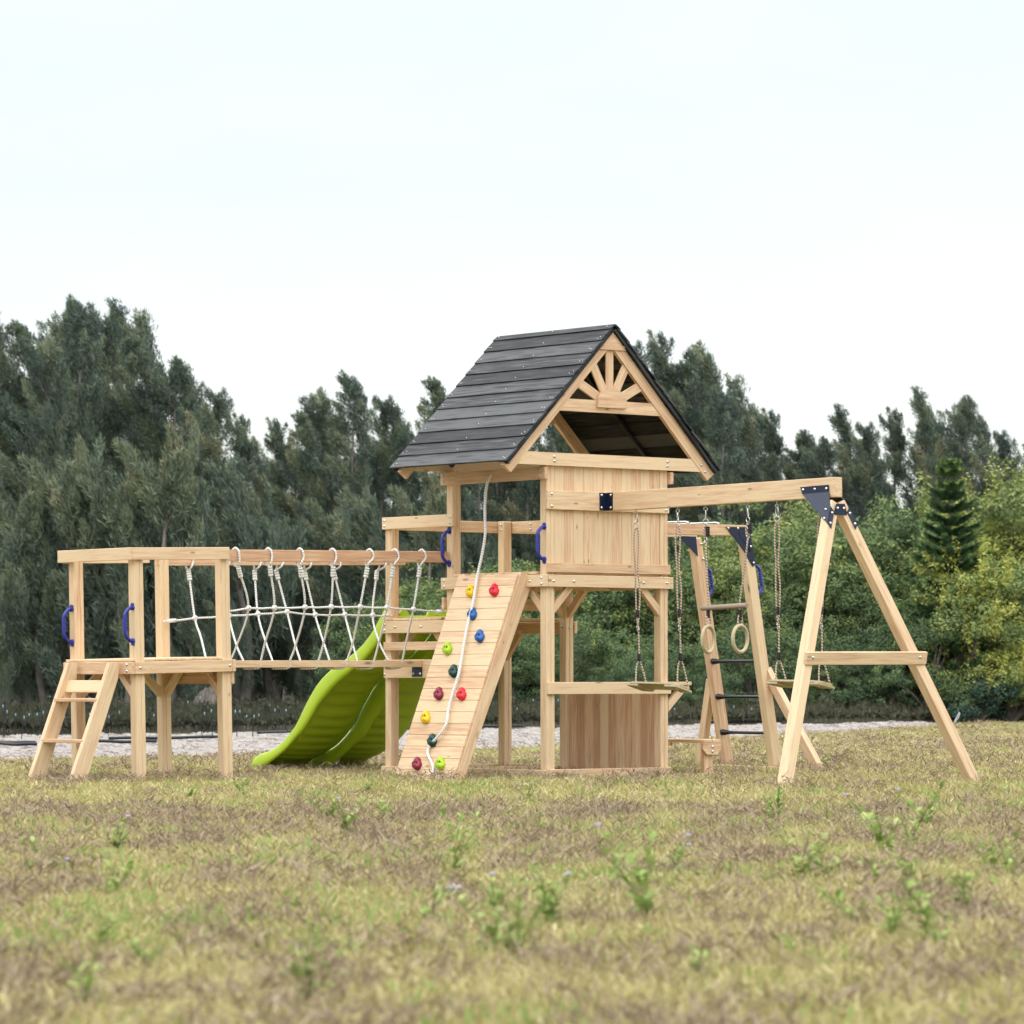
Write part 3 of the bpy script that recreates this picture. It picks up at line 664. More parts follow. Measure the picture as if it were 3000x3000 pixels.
far = [[[-1.823,1.92,1.589],[-1.824,1.91,1.506],[-1.822,1.84,1.19],[-1.867,1.7,1.05],[-1.919,1.56,.883]],[[-1.503,1.92,1.595],[-1.51,1.91,1.512],[-1.517,1.84,1.211],[-1.583,1.65,.989],[-1.591,1.56,.884]],[[-1.223,1.92,1.6],[-1.23,1.91,1.516],[-1.252,1.84,1.225],[-1.315,1.66,1.023],[-1.327,1.56,.885]],[[-1.019,1.92,1.604],[-1.026,1.91,1.525],[-.985,1.84,1.245],[-1.047,1.65,.992],[-1.073,1.56,.886]],[[-.77,1.92,1.608],[-.762,1.91,1.526],[-.724,1.84,1.225],[-.786,1.65,1.015],[-.802,1.56,.886]],[[-.502,1.92,1.613],[-.488,1.91,1.531],[-.444,1.84,1.228],[-.515,1.66,1.028],[-.542,1.56,.887]],[[-.076,1.92,1.621],[-.086,1.91,1.535],[-.179,1.84,1.227],[-.26,1.65,1.018],[-.251,1.56,.888]]]
def knot(m, p, r=.021):
    p = Vector(p)
    for a in (0, 1.05, 2.1):
        ax = Vector((math.cos(a), .5, math.sin(a))).normalized(); u = ax.orthogonal().normalized(); v_ = ax.cross(u)
        m.tube([p + (u*math.cos(t_)+v_*math.sin(t_))*r*.62 for t_ in np.linspace(0, 2*math.pi, 9)], r*.5, 6)
def loop_over(m, p, fer, yc, hw, zt, zb):
    """rope laid over a rail, both ends meeting at the ferrule"""
    x = p[0]; z = zt+.009
    pth = [fer, (fer[0]-.01+.0, yc-hw-.012, zb-.012), (x+.006, yc-hw-.012, zb+.03), (x, yc-hw-.010, zt-.01), (x-.006, yc-hw*.4, z), (x-.01, yc+hw*.6, z), (x-.014, yc+hw+.012, zt-.012), (x-.02, yc+hw+.012, zb-.01), fer]
    m.tube(smooth(pth, 4), .0078, 7)
def ferrule(m, a, b_):
    a = Vector(a); b_ = Vector(b_)
    for i in range(4):
        c = a + (b_-a)*(i/3.6); d = (b_-a).normalized(); m.tube([c, c+d*.0165], .0175, 8, tone=.3)
def lean(p, q, t_): return Vector(p)+(Vector(q)-Vector(p))*t_
def rz(x, far_): return (1.656+.0135*(x+.0) if not far_ else 1.655+.0193*(x-.12))
for i, r_ in enumerate(near):
    m = MB(); top_, f_ = Vector(r_[0]), Vector(r_[1]); zc = rz(r_[0][0], False)
    u_ = (Vector(r_[2])-f_).normalized(); fs = f_ - u_*.035
    loop_over(m, r_[0], tuple(fs), 1.166, .0165, zc+.042, zc-.042)
    m.tube(smooth([fs]+[Vector(p) for p in r_[1:]]+[(r_[-1][0]-.05, 1.46, .822), (r_[-1][0]-.09, 1.50, .822), (far[i][-1][0] if abs(far[i][-1][0]-r_[-1][0]) < .2 else r_[-1][0]-.1, 1.545, .83)], 5), .0078, 8)
    rr_ = m.build('net_rope', WROPE, Bd)
    k_ = MB(); knot(k_, r_[2]); sub(k_, 'knot', WROPE, rr_)
    k_ = MB(); ferrule(k_, fs, f_ + u_*.035); sub(k_, 'ferrule', WPLAS, rr_)
for i, r_ in enumerate(far):
    m = MB(); f_ = Vector(r_[1]); zc = rz(r_[0][0], True); yc = 1.905-.0346*(r_[0][0]+2.107)
    u_ = (Vector(r_[2])-f_).normalized(); fs = f_ - u_*.035
    loop_over(m, r_[0], tuple(fs), yc, .015, zc+.042, zc-.042)
    m.tube(smooth([fs]+[Vector(p) for p in r_[1:]]+[(r_[-1][0], 1.55, .84)], 5), .0078, 8)
    rr_ = m.build('net_rope', WROPE, Bd)
    k_ = MB(); knot(k_, r_[2]); sub(k_, 'knot', WROPE, rr_)
    k_ = MB(); ferrule(k_, fs, f_ + u_*.035); sub(k_, 'ferrule', WPLAS, rr_)
def hrope(pts, ends):
    m = MB(); P = []
    for a, b_ in zip(pts[:-1], pts[1:]):
        for t_ in (0, .5): q = lean(a, b_, t_); q.z -= .004*(t_ > 0); P.append(q)
    P.append(Vector(pts[-1])); m.tube(P, .0075, 8); o_ = m.build('long_rope', WROPE, Bd)
    for a, b_ in ends:
        k_ = MB(); k_.tube([a, b_], .0145, 8); sub(k_, 'connector', WPLAS, o_)
hrope([(-2.03, 1.2, 1.225)]+[r_[2] for r_ in near]+[(-.018, 1.22, 1.25), (.01, 1.2, 1.249)], [((-.055, 1.22, 1.25), (0.0, 1.205, 1.249))])
hrope([(-2.09, 1.85, 1.165)]+[r_[2] for r_ in far]+[(-.03, 1.84, 1.227), (.01, 1.84, 1.229)], [((-2.06, 1.845, 1.167), (-1.99, 1.84, 1.172)), ((-.075, 1.84, 1.227), (-.02, 1.84, 1.229))])

# ------------------------------------------------------------------ swing frame
F = thing('swing_set', 'wooden swing beam on an A-shaped pair of legs, fixed to the tower front', 'swing frame', (.6, -1.4, 0))
stick(F, 'top_beam', (.601, -.001, 2.043), (.601, -2.39, 2.061), .072, .137, (1,0,0), tone=.3)
m = MB(); m.box(.497, .5645, -.0055, -.0005, 1.978, 2.109, ch=.002); m.box(.5595, .5645, -.075, -.0055, 1.978, 2.109, ch=.002); m.build('corner_bracket', NAVY, F)
for z in (1.999, 2.091): bolt(F, (.515, -.0055, z)); bolt(F, (.5595, -.055, z), LN)
footL, footR = Vector((-.262, -2.735, 0)), Vector((1.572, -2.735, 0)); topc = Vector((.6, -2.345, 1.985))
def leg_dir(ft, sgn):
    tp = topc + Vector((sgn*.037, 0, 0)); return tp, ft
for sgn, ft in ((-1, footL), (1, footR)):
    tp = topc + Vector((sgn*.018, 0, -.005)); d_ = (tp-ft).normalized()
    m = MB(); X = d_; Yv = Vector((0, 1, 0)); Yv = (Yv - X*Yv.dot(X)).normalized(); Zv = X.cross(Yv)
    e0, e1 = ft - d_*.03, tp - d_*.03
    m.obox((e0+e1)/2 + Yv*0 , X, Yv, Zv, (e1-e0).length, .078, .078, .004, .12 if sgn < 0 else .28)
    m.build('leg', WOOD, F)
def at_leg(ft, sgn, z):
    tp = topc + Vector((sgn*.018, 0, -.005)); t_ = z/tp.z; return ft + (tp-ft)*t_
a = at_leg(footL, -1, .88); b_ = at_leg(footR, 1, .887)
stick(F, 'cross_bar', (a.x-.06, a.y-.056, .879), (b_.x+.07, b_.y-.056, .885), .03, .088, (0,1,.19), tone=.3)
bolt(F, (a.x+.0, a.y-.072, .885), (0,-1,-.19)); bolt(F, (b_.x+.0, b_.y-.072, .89), (0,-1,-.19))
# big triangular side plates, folded along the leg
for sg in (-1, 1):
    xo = .6+sg*.0395
    m = MB()
    fL = (footL if sg < 0 else footR); X = ((topc+Vector((sg*.018,0,-.005)))-fL).normalized()
    ff = Vector((0,-1,0)); ff = (ff - X*ff.dot(X)).normalized(); sd_ = X.cross(ff).normalized(); sd_ = sd_ if sd_.x*sg > 0 else -sd_
    e_up = at_leg(fL, sg, 1.90) + ff*.0395 + sd_*.0405; e_lo = at_leg(fL, sg, 1.78) + ff*.0395 + sd_*.0405
    m.poly([(xo, -2.055, 2.072), (xo, -2.335, 2.078), (xo, -2.338, 2.028), (xo, -2.075, 2.022)], (sg*.004, 0, 0), tone=0)
    m.poly([Vector((xo, -2.075, 2.022)), Vector((xo, -2.338, 2.028)), e_up, e_lo], tuple(sd_*.004), tone=0)
    m.poly([e_up + ff*.001, e_lo + ff*.001, e_lo - sd_*.038 - X*.02 + ff*.001, e_up - sd_*.038 - X*.02 + ff*.001], tuple(ff*.004), tone=0)
    m.build('side_plate', NAVY, F)
    for t_ in (.2, .8): bolt(F, lean(e_up, e_lo, t_) - sd_*.02 - X*.012 + ff*.005, ff)
    for t_ in (.1, .62): bolt(F, lean(e_up, e_lo, t_) - ff*.04 + sd_*.004, sd_)
    for y_ in (-2.085, -2.20, -2.315): bolt(F, (xo+sg*.004, y_, 2.052), (sg, 0, 0))
c = topc + Vector((0, -.062, -.075)); m = MB()
m.poly([c + Vector(v) for v in ((-.062, 0, -.032), (-.040, 0, .036), (.040, 0, .036), (.062, 0, -.032), (.055, 0, -.042), (-.055, 0, -.042))], (0, -.004, 0), tone=0); m.build('peak_plate', NAVY, F)
for x in (-.03, .03): bolt(F, c + Vector((x, -.004, .004)))

# ------------------------------------------------------------------ swings, trapeze
def carab(m, p, ang=0):
    """eye bolt and carabiner below p; returns lower end"""
    p = Vector(p); m.tube([p + Vector((0,0,.02)), p - Vector((0,0,.014))], .004, 8)
    u = Vector((math.cos(ang), math.sin(ang), 0)); z = Vector((0,0,1))
    def ring(c, a, b__, ax, r_=.0033): m.tube([c + ax*(a*math.cos(t_)) + z*(b__*math.sin(t_)) for t_ in np.linspace(0, 2*math.pi, 15)], r_, 7, cap=False)
    v_ = Vector((-u.y, u.x, 0))
    ring(p - z*.026, .013, .013, v_); ring(p - z*.066, .0125, .032, u, .0036); return p - z*.098
def ringm(m, c, r_, ax, th=.0035):
    z = Vector((0,0,1)); m.tube([Vector(c) + ax*(r_*math.cos(t_)) + z*(r_*math.sin(t_)) for t_ in np.linspace(0, 2*math.pi, 17)], th, 7, cap=False)
def black_ferrule(a, b_, r_=.0155):
    m = MB(); a = Vector(a); b_ = Vector(b_); n_ = 5
    for i in range(n_):
        c0 = a + (b_-a)*(i/n_); c1 = a + (b_-a)*((i+.62)/n_); m.tube([c0, c1], r_, 8)
    m.tube([a, b_], r_*.75, 8); return m
def swing(label, ys, x_b, zseat, tiltz, xr):
    S = thing('swing', label, 'swing', (.6, sum(ys)/2, 1.98), 'board swings hanging from the beam')
    for k_, y in enumerate(ys):
        m = MB(); e = carab(m, (.6, y, 1.978), .5 if k_ else 1.6); ringm(m, e - Vector((0,0,.018)), .018, Vector((.6, -.8, 0)) if not k_ else Vector((1,0,0)))
        hw_ = m.build('hanger', STEEL, S)
        zt = e.z-.036; zf = 1.215; xf = .6+(x_b-.6)*.5
        m = MB()
        for s_ in (-1, 1):
            pth = [(.6, y, zt+.003), (.6+s_*.010, y-s_*.008, zt-.03), (.6+s_*.012, y-s_*.010, zt-.15), (.6+s_*.006, y-s_*.005, 1.55), (xf+s_*.011, y-s_*.01, 1.38), (xf+s_*.006, y-s_*.006, zf), (xf, y, 1.13)]
            m.tube(smooth(pth, 5), .0062, 7)
        m.tube(smooth([(xf, y, 1.14), (xf+.006, y, 1.10), (x_b, y, .93), (x_b, y, .885)], 4), .0062, 7)
        for s_ in (-1, 1):
            m.tube(smooth([(x_b, y, .885), (x_b+s_*.02, y-.008*s_, .83), (x_b+s_*.052, y-.02, zseat+tiltz*k_), (x_b+s_*.055, y-.022, zseat-.03+tiltz*k_)], 4), .0062, 7)
        rp_ = m.build('rope', BROPE, S)
        sub(black_ferrule((xf, y, 1.245), (xf, y, 1.19)), 'ferrule', BLACKP, rp_); sub(black_ferrule((x_b, y, .925), (x_b, y, .87)), 'ferrule', BLACKP, rp_)
        k2_ = MB(); ringm(k2_, (xf, y, 1.118), .011, Vector((1,0,0)), .0032); ringm(k2_, (xf+.002, y, 1.10), .011, Vector((0,1,0)), .0032); sub(k2_, 'hook', STEEL, rp_)
    yc = sum(ys)/2; L_ = abs(ys[1]-ys[0]); sgn = -1
    a = Vector((x_b, yc+.28, zseat)); b__ = Vector((x_b, yc-.28, zseat+tiltz*1.2)); Y = (b__-a).normalized(); X = Vector((1, 0, xr)).normalized(); Zz = X.cross(-Y).normalized(); c = (a+b__)/2
    Zz = Zz if Zz.z > 0 else -Zz
    m = MB(); hl, hw = .27, .088
    pts = [c + Y*s*hl*1.0 + X*0 for s in ()]
    P8 = [(-hl, -hw*.55), (-hl*.8, -hw), (hl*.8, -hw), (hl, -hw*.55), (hl, hw*.55), (hl*.8, hw), (-hl*.8, hw), (-hl, hw*.55)]
    m.poly([c + Y*p_ + X*q_ - Zz*.012 for p_, q_ in P8], tuple(Zz*.013), tone=.2, grain=Y)
    st_ = m.build('seat', ASHWOOD, S)
    for s in (-1, 1):
        m = MB(); cc = c + Y*(s*.205) - Zz*.0125
        P6 = [(-.06, -hw*.96), (.055, -hw*.96), (.066, -hw*.5), (.066, hw*.5), (.055, hw*.96), (-.06, hw*.96)]
        m.poly([cc + Y*(p_*s) + X*q_ - Zz*.016 for p_, q_ in P6], tuple(Zz*.015), tone=.3, grain=X); sub(m, 'seat_cleat', ASHWOOD, st_)
    return S
swing('wooden board swing hanging nearer the tower wall', (-.292, -.742), .625, .703, -.010, -.28)
swing('wooden board swing hanging beside the A-shaped legs', (-1.775, -2.206), .615, .722, -.006, -.19)
TR = thing('trapeze', 'trapeze bar with two hanging wooden rings, between the two board swings', 'trapeze', (.6, -1.25, 1.98))
for k_, (y, yb) in enumerate(((-1.038, -1.062), (-1.479, -1.395))):
    m = MB(); e = carab(m, (.6, y, 1.982), .5 if k_ else 1.0); ringm(m, e - Vector((0,0,.018)), .018, Vector((.77, -.64, 0)) if not k_ else Vector((0,1,0)))
    m.build('hanger', STEEL, TR)
    zt = e.z-.034; m = MB(); zk = 1.735 if not k_ else 1.765
    for s_ in (-1, 1): m.tube(smooth([(.6, y, zt), (.6+.012*s_, y+.006, zt-.05), (.6+.008*s_, y+.004, zt-.10), (.6, y, zk+.02)], 4), .0065, 7)
    m.tube(smooth([(.6, y, zk-.02), (.6, (y+yb)/2, 1.5), (.6, yb, 1.3), (.6, yb, 1.2)], 4), .0064, 7)
    for s_ in (-1, 1): m.tube(smooth([(.6, yb, 1.205), (.6+s_*.018, yb, 1.175), (.6+s_*.024, yb+.004*s_, 1.128), (.6+s_*.006, yb, 1.104)], 4), .0064, 7)
    rp_ = m.build('rope', BROPE, TR)
    sub(black_ferrule((.6+.01, y-.01, zt-.02), (.6+.01, y-.012, zt-.085), .017), 'ferrule', BLACKP, rp_); sub(black_ferrule((.6, yb, 1.232), (.6, yb, 1.178)), 'ferrule', BLACKP, rp_)
    k2_ = MB(); ringm(k2_, (.6, y, zk+.002), .013, Vector((0,1,0)), .0035); ringm(k2_, (.6, y, zk-.02), .011, Vector((1,0,0)), .0035); sub(k2_, 'hook', STEEL, rp_)
    ax = (RGT*.5+FWD*.866) if not k_ else Vector((.973, .23, 0)); ax.normalize()
    m = MB(); cc = Vector((.6, yb, 1.025)); m.tube([cc + ax*(.094*math.cos(t_)) + Vector((0,0,1))*(.094*math.sin(t_)) for t_ in np.linspace(0, 2*math.pi, 41)], .0135, 10, cap=False); m.build('gym_ring', ASHWOOD, TR)
m = MB(); m.tube([(.6, -.995, 1.247), (.6, -1.0, 1.247), (.6, -1.46, 1.26), (.6, -1.465, 1.26)], [.016, .0185, .0185, .016], 14); m.build('trapeze_bar', GREYWOOD, TR)

# ------------------------------------------------------------------ monkey bars
K = thing('monkey_bars', 'wooden monkey bar frame with a three-rung ladder behind the swings', 'monkey bars', (2.3, 1.5, 0))
stick(K, 'side_beam', (1.24, 1.2, 1.917), (3.112, 1.2, 1.926), .034, .088, (0,1,0), tone=.6); stick(K, 'side_beam', (1.24, 1.87, 1.925), (3.17, 1.87, 1.936), .034, .088, (0,1,0), tone=.2)
for y, xt, xb, tn in ((1.188, 3.09, 3.432, .1), (1.855, 3.165, 3.525, .5)):
    m = MB(); m.beam((xb, y+.03, 0.0), (xt, y+.03, 1.885), .072, .092, (0,1,0), tone=tn); m.build('leg', WOOD, K)
for i, x in enumerate((1.55, 1.85, 2.15, 2.47, 2.80)):
    m = MB(); m.tube(smooth([(x, 1.19, 1.972), (x, 1.215, 1.979), (x, 1.28, 1.983), (x, 1.8, 1.987), (x, 1.86, 1.985), (x, 1.885, 1.980)], 4), .009, 8); m.build('bar', STEEL, K)
for z in (.887, .60, .311):
    xx = 3.432+(3.09-3.432)*(z/1.885)+.035; yy = np.array([1.25, 1.27, 1.30, 1.36, 1.70, 1.77, 1.80, 1.825, 1.85])
    rr_ = [.022, .021, .016, .0125, .0125, .016, .021, .024, .024]
    m = MB(); m.tube([(xx+.02*((y-1.2)/.65), y, z) for y in yy], rr_, 10); m.build('rung', BLACKP, K)
# kickers and ground board
for (a, b_) in (((3.335, 1.225, .82), (3.385, .64, -.02)), ((3.39, 1.93, .74), (3.43, 2.13, -.02))):
    m = MB(); m.beam(a, b_, .06, .07, (1, 0, 0), tone=.4); m.build('kicker', WOOD, K)
m = MB(); m.beam((3.35, .69, .02), (3.35, 1.93, .035), .03, .035, (1,0,0), tone=.1); m.build('ground_board', WOOD, K)
for (y, x0_) in ((1.180, 3.09), (1.848, 3.165)):
    m = MB(); dx = -.19
    P = [(x0_-.235, y, 1.95), (x0_+.022, y, 1.955), (x0_+.085, y, 1.655), (x0_+.055, y, 1.64), (x0_-.03, y, 1.75)]
    if y > 1.5: P = [(x0_-.22, y, 1.90), (x0_-.02, y, 1.90), (x0_+.0, y, 1.74)]
    m.poly(P, (0, -.005, 0), tone=0); m.build('corner_plate', NAVY, K)
    if y < 1.5:
        m = MB(); Q = [Vector(p) for p in ((x0_-.10, y-.006, 1.915), (x0_+.0, y-.006, 1.918), (x0_+.025, y-.006, 1.76), (x0_-.10, y-.006, 1.915))]; m.tube(Q, .003, 6); m.build('plate_rib', NAVY, K)
        for p in ((x0_-.21, 1.94), (x0_-.105, 1.942), (x0_+.0, 1.944), (x0_+.035, 1.80), (x0_+.065, 1.67)): bolt(K, (p[0], y-.005, p[1]))
    else:
        for z in (1.84, 1.72): bolt(K, (x0_+.03+(1.885-z)*.19, y-.005, z))
for y, xt, xb in ((1.20, 3.09, 3.432), (1.87, 3.165, 3.525)):
    z = 1.42; x = xb+(xt-xb)*(z/1.885)+.048
    uu = Vector((xt-xb, 0, 1.885)).normalized()
    handle(K, (x, y+.015, z), (uu.z, 0, -uu.x), .235, up=uu)
#@@VEG@@
# ------------------------------------------------------------------ vegetation (numpy meshes)
def quads(name, P, U, V, tone, m, extra=None, tri=False):
    """one small leaf face per row: centre P, half axes U (length) and V (width)"""
    n = len(P)
    if tri:
        co = np.empty((n, 3, 3), np.float32); co[:, 0] = P-U-V; co[:, 1] = P-U+V; co[:, 2] = P+U; k = 3
    else:
        co = np.empty((n, 4, 3), np.float32); co[:, 0] = P-U; co[:, 1] = P+V; co[:, 2] = P+U; co[:, 3] = P-V; k = 4
    me = bpy.data.meshes.new(name); me.vertices.add(n*k); me.vertices.foreach_set('co', co.ravel())
    me.loops.add(n*k); me.loops.foreach_set('vertex_index', np.arange(n*k, dtype=np.int32))
    me.polygons.add(n); me.polygons.foreach_set('loop_start', np.arange(0, n*k, k, dtype=np.int32))
    a = me.attributes.new('tone', 'FLOAT', 'POINT'); a.data.foreach_set('value', np.repeat(np.asarray(tone, np.float32), k))
    me.materials.append(m); me.update(calc_edges=True); return me
def nrm(a): return a/np.maximum(1e-9, np.linalg.norm(a, axis=1, keepdims=True))
RG = np.array(RGT); FW = np.array(FWD)
def trunk_mesh(name, paths):
    m = MB()
    for pts, r0, r1 in paths:
        P = smooth(pts, 3); m.tube(P, [r0+(r1-r0)*i/(len(P)-1) for i in range(len(P))], 6, cap=False)
    o = m.build(name, BARK); me = o.data; bpy.data.objects.remove(o); return me

def casuarina(seed, H=8.0, Rr=1.5, dens=1.0, base=.12):
    g = np.random.default_rng(seed); paths = []; C_, Dr, Sz, Tn = [], [], [], []
    bend = g.normal(0, .25, 2)
    def tr(t): return np.array([bend[0]*t*t*H*.12 + .12*math.sin(t*7+seed), bend[1]*t*t*H*.12, t*H])
    paths.append(([tuple(tr(t)) for t in np.linspace(0, .96, 8)], .085+.008*H, .01))
    nb = int(40*H/8)
    leaders = [(0, 0)]
    for i in range(nb):
        t = base + (1-base)*((i+g.random())/nb)**.9; a = g.uniform(0, 6.283)
        prof = (min(1, (t-base+.18)/.35))*(1-t)**.55 + .10
        ln = Rr*prof*g.uniform(.6, 1.25)
        d = np.array([math.cos(a), math.sin(a), g.uniform(.5, 1.3)]); d /= np.linalg.norm(d); p0 = tr(t)
        p1 = p0 + d*ln*.5; p2 = p0 + d*ln + np.array([0, 0, .1*ln]) - RG*.12*ln
        if g.random() < .6: paths.append(([tuple(p0), tuple(p1), tuple(p2)], .022, .006))
        tn = np.clip(g.normal(.32, .2), 0, 1)
        for f in (.35, .62, .85, 1.05):
            if g.random() < .9:
                C_.append(p0+(p2-p0)*f + g.normal(0, .07, 3)); Dr.append(d); Sz.append((.20+.17*prof)*g.uniform(.75, 1.25)*(1.25-.3*f)); Tn.append(np.clip(tn+g.normal(0, .09), 0, 1))
    for j in range(6):
        C_.append(tr(.90+.02*j)+g.normal(0, .07, 3)); Dr.append(np.array([0, 0, 1.])); Sz.append(.20-.015*j); Tn.append(.4)
    P, U, V, T_ = [], [], [], []
    W_ = -RG*.5 + np.array([0, 0, .75])
    for c, d, s, tn in zip(C_, Dr, Sz, Tn):
        n_ = int(190*dens*(s/.3)**1.7)+20
        pl = nrm((W_*.8 + d*.6 + g.normal(0, .18, 3))[None])[0]
        o_ = nrm(g.normal(0, 1, (n_, 3)))*(g.random((n_, 1))**.42)*s*.62
        al = g.uniform(-.55, 1.25, (n_, 1))*s
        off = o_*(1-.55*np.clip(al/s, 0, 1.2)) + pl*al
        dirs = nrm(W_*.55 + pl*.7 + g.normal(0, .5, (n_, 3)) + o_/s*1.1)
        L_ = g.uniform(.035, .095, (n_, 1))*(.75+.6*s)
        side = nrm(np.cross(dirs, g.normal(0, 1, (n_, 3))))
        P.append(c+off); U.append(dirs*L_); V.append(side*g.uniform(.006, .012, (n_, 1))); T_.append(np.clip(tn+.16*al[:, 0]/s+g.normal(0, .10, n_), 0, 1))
    return trunk_mesh('trunk', paths), quads('crown', np.concatenate(P), np.concatenate(U), np.concatenate(V), np.concatenate(T_), CAS)

def bush(seed, H=3.5, Rr=1.9, n_cl=150, leaf=.042, mat_=None, tone0=.42, spiky=.5):
    g = np.random.default_rng(seed); P, U, V, T_ = [], [], [], []; paths = []
    lob = [(g.uniform(-.6, .6)*Rr, g.uniform(-.6, .6)*Rr, g.uniform(.30, .74)*H, g.uniform(.38, .62)*Rr) for _ in range(9)]
    lob += [(g.uniform(-.9, .9)*Rr, g.uniform(-.8, .8)*Rr, g.uniform(.10, .3)*H, g.uniform(.3, .5)*Rr) for _ in range(6)]
    for x, y, z, r_ in lob:
        paths.append(([(0, 0, 0), (x*.3, y*.3, z*.5), (x, y, z)], .05, .012))
    for i in range(n_cl):
        x, y, z, r_ = lob[g.integers(len(lob))]; v = nrm(g.normal(0, 1, (1, 3)))[0]; v[2] = abs(v[2])*.9 - .25*(g.random() < .5)
        c = np.array([x, y, z]) + v*r_*g.uniform(.55, 1.08); c[2] = max(c[2], .12)
        tip = g.random() < .18*spiky
        s = g.uniform(.13, .26)
        if tip: c = c + np.array([0, 0, .12]); 
        n_ = int(105*(s/.2)**1.5)
        off = nrm(g.normal(0, 1, (n_, 3)))*(g.random((n_, 1))**.45)*s*(np.array([.6, .6, 1.8]) if tip else np.array([1.25, 1.25, .8]))
        nn_ = nrm(off/s + np.array([0, 0, .8]) + g.normal(0, .55, (n_, 3)))
        u = nrm(np.cross(nn_, g.normal(0, 1, (n_, 3)))); w_ = np.cross(nn_, u)
        L_ = g.uniform(.7, 1.3, (n_, 1))*leaf
        P.append(c+off); U.append(u*L_); V.append(w_*L_*.48)
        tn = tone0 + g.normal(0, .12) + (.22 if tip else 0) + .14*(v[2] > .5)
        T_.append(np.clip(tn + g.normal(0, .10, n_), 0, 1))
    return trunk_mesh('trunk', paths), quads('crown', np.concatenate(P), np.concatenate(U), np.concatenate(V), np.concatenate(T_), mat_ or BROAD)

def place(name, label, cat, meshes, loc, sc, rz=0.0, group=None, lean_=(0, 0)):
    t_ = thing(name, label, cat, loc, group); t_.rotation_euler = (lean_[0], lean_[1], rz); t_.scale = sc if hasattr(sc, '__len__') else (sc,)*3
    a = bpy.data.objects.new('trunk', meshes[0]); COL.objects.link(a); a.parent = t_
    b_ = bpy.data.objects.new('crown', meshes[1]); COL.objects.link(b_); b_.parent = t_
    return t_
CV = [casuarina(s, 8.0, r_, 1.0) for s, r_ in ((1, 1.35), (2, 1.15), (3, 1.5), (4, 1.25), (5, 1.4), (6, 1.05))]
CT = [casuarina(s, 8.0, .85, .55) for s in (21, 22)]
CB = [casuarina(s, 3.2, 1.25, 1.0, .02) for s in (31, 32, 33)]
rg = np.random.default_rng(5)
def ordinal(i):
    L_ = ['first','second','third','fourth','fifth','sixth','seventh','eighth','ninth','tenth','eleventh','twelfth','thirteenth','fourteenth','fifteenth','sixteenth','seventeenth','eighteenth','nineteenth','twentieth']
    if i < 20: return L_[i]
    return ('twenty-' if i < 29 else 'thirtieth' if i == 29 else 'thirty-')+(L_[(i+1) % 10-1] if i != 29 else '')
# (u, v of tip, distance, sparse)
left_top = [(-60, 930, 72, 0), (8, 900, 74, 1), (60, 1010, 70, 0), (105, 950, 73, 0), (182, 905, 74, 0), (228, 885, 71, 0), (300, 925, 73, 0), (362, 893, 78, 1), (432, 912, 79, 1), (452, 990, 72, 0), (520, 1068, 72, 0), (580, 1070, 76, 1), (632, 1150, 71, 0), (686, 1240, 72, 0)]
mid_top = [(745, 1290, 82, 1), (795, 1250, 86, 0), (862, 1160, 86, 0), (915, 1215, 84, 0), (955, 1190, 88, 1), (1045, 1105, 84, 0), (1122, 1170, 86, 0), (1185, 1195, 88, 1), (1235, 1200, 86, 0), (1312, 1115, 85, 0), (1390, 1180, 84, 0), (1470, 1200, 86, 0), (1550, 1190, 85, 0), (1640, 1185, 86, 0), (1730, 1120, 85, 0)]
right_top = [(1850, 1010, 86, 0), (1915, 1000, 84, 0), (1965, 1025, 86, 0), (2030, 1070, 84, 0), (2098, 1068, 87, 1), (2120, 1150, 83, 0), (2182, 1105, 88, 1), (2240, 1225, 84, 0), (2292, 1285, 86, 0), (2375, 1275, 86, 1), (2415, 1300, 84, 0), (2468, 1200, 87, 1), (2535, 1250, 84, 0), (2602, 1222, 85, 0), (2662, 1235, 86, 0), (2712, 1148, 85, 1), (2805, 1180, 83, 0), (2868, 1222, 84, 0), (2930, 1275, 82, 0), (3010, 1330, 83, 0)]
for grp, L_ in (('left-hand casuarina group', left_top), ('middle casuarina group behind the rope bridge', mid_top), ('right-hand casuarina group', right_top)):
    for i, (u, v, d, sp) in enumerate(L_):
        H = (Z(d, v)+.10)*.96; k = (CT[i % 2] if sp else CV[i % 6])
        place('casuarina_tree', ('sparse thin ' if sp else 'tall feathery ')+f'casuarina, {ordinal(i)} from the left in the {grp}', 'tree', k, GU(d, u+6), (H/8*rg.uniform(.9, 1.1)*(1.05 if d > 80 else 1), H/8, H/8), rg.uniform(-.35, .35)+(3.14 if False else 0), grp)
for grp, us_ in (('wood beyond the left edge', range(-1000, -100, 100)), ('wood beyond the right edge', range(3190, 4090, 100))):
    for i, u in enumerate(us_): place('casuarina_tree', f'casuarina in the {grp} of the picture, {ordinal(i)} from the left', 'tree', CV[(i*3+1) % 6], GU(76, u), (1.35, 1.2, .86+.06*(i % 3)), i*.3, grp)
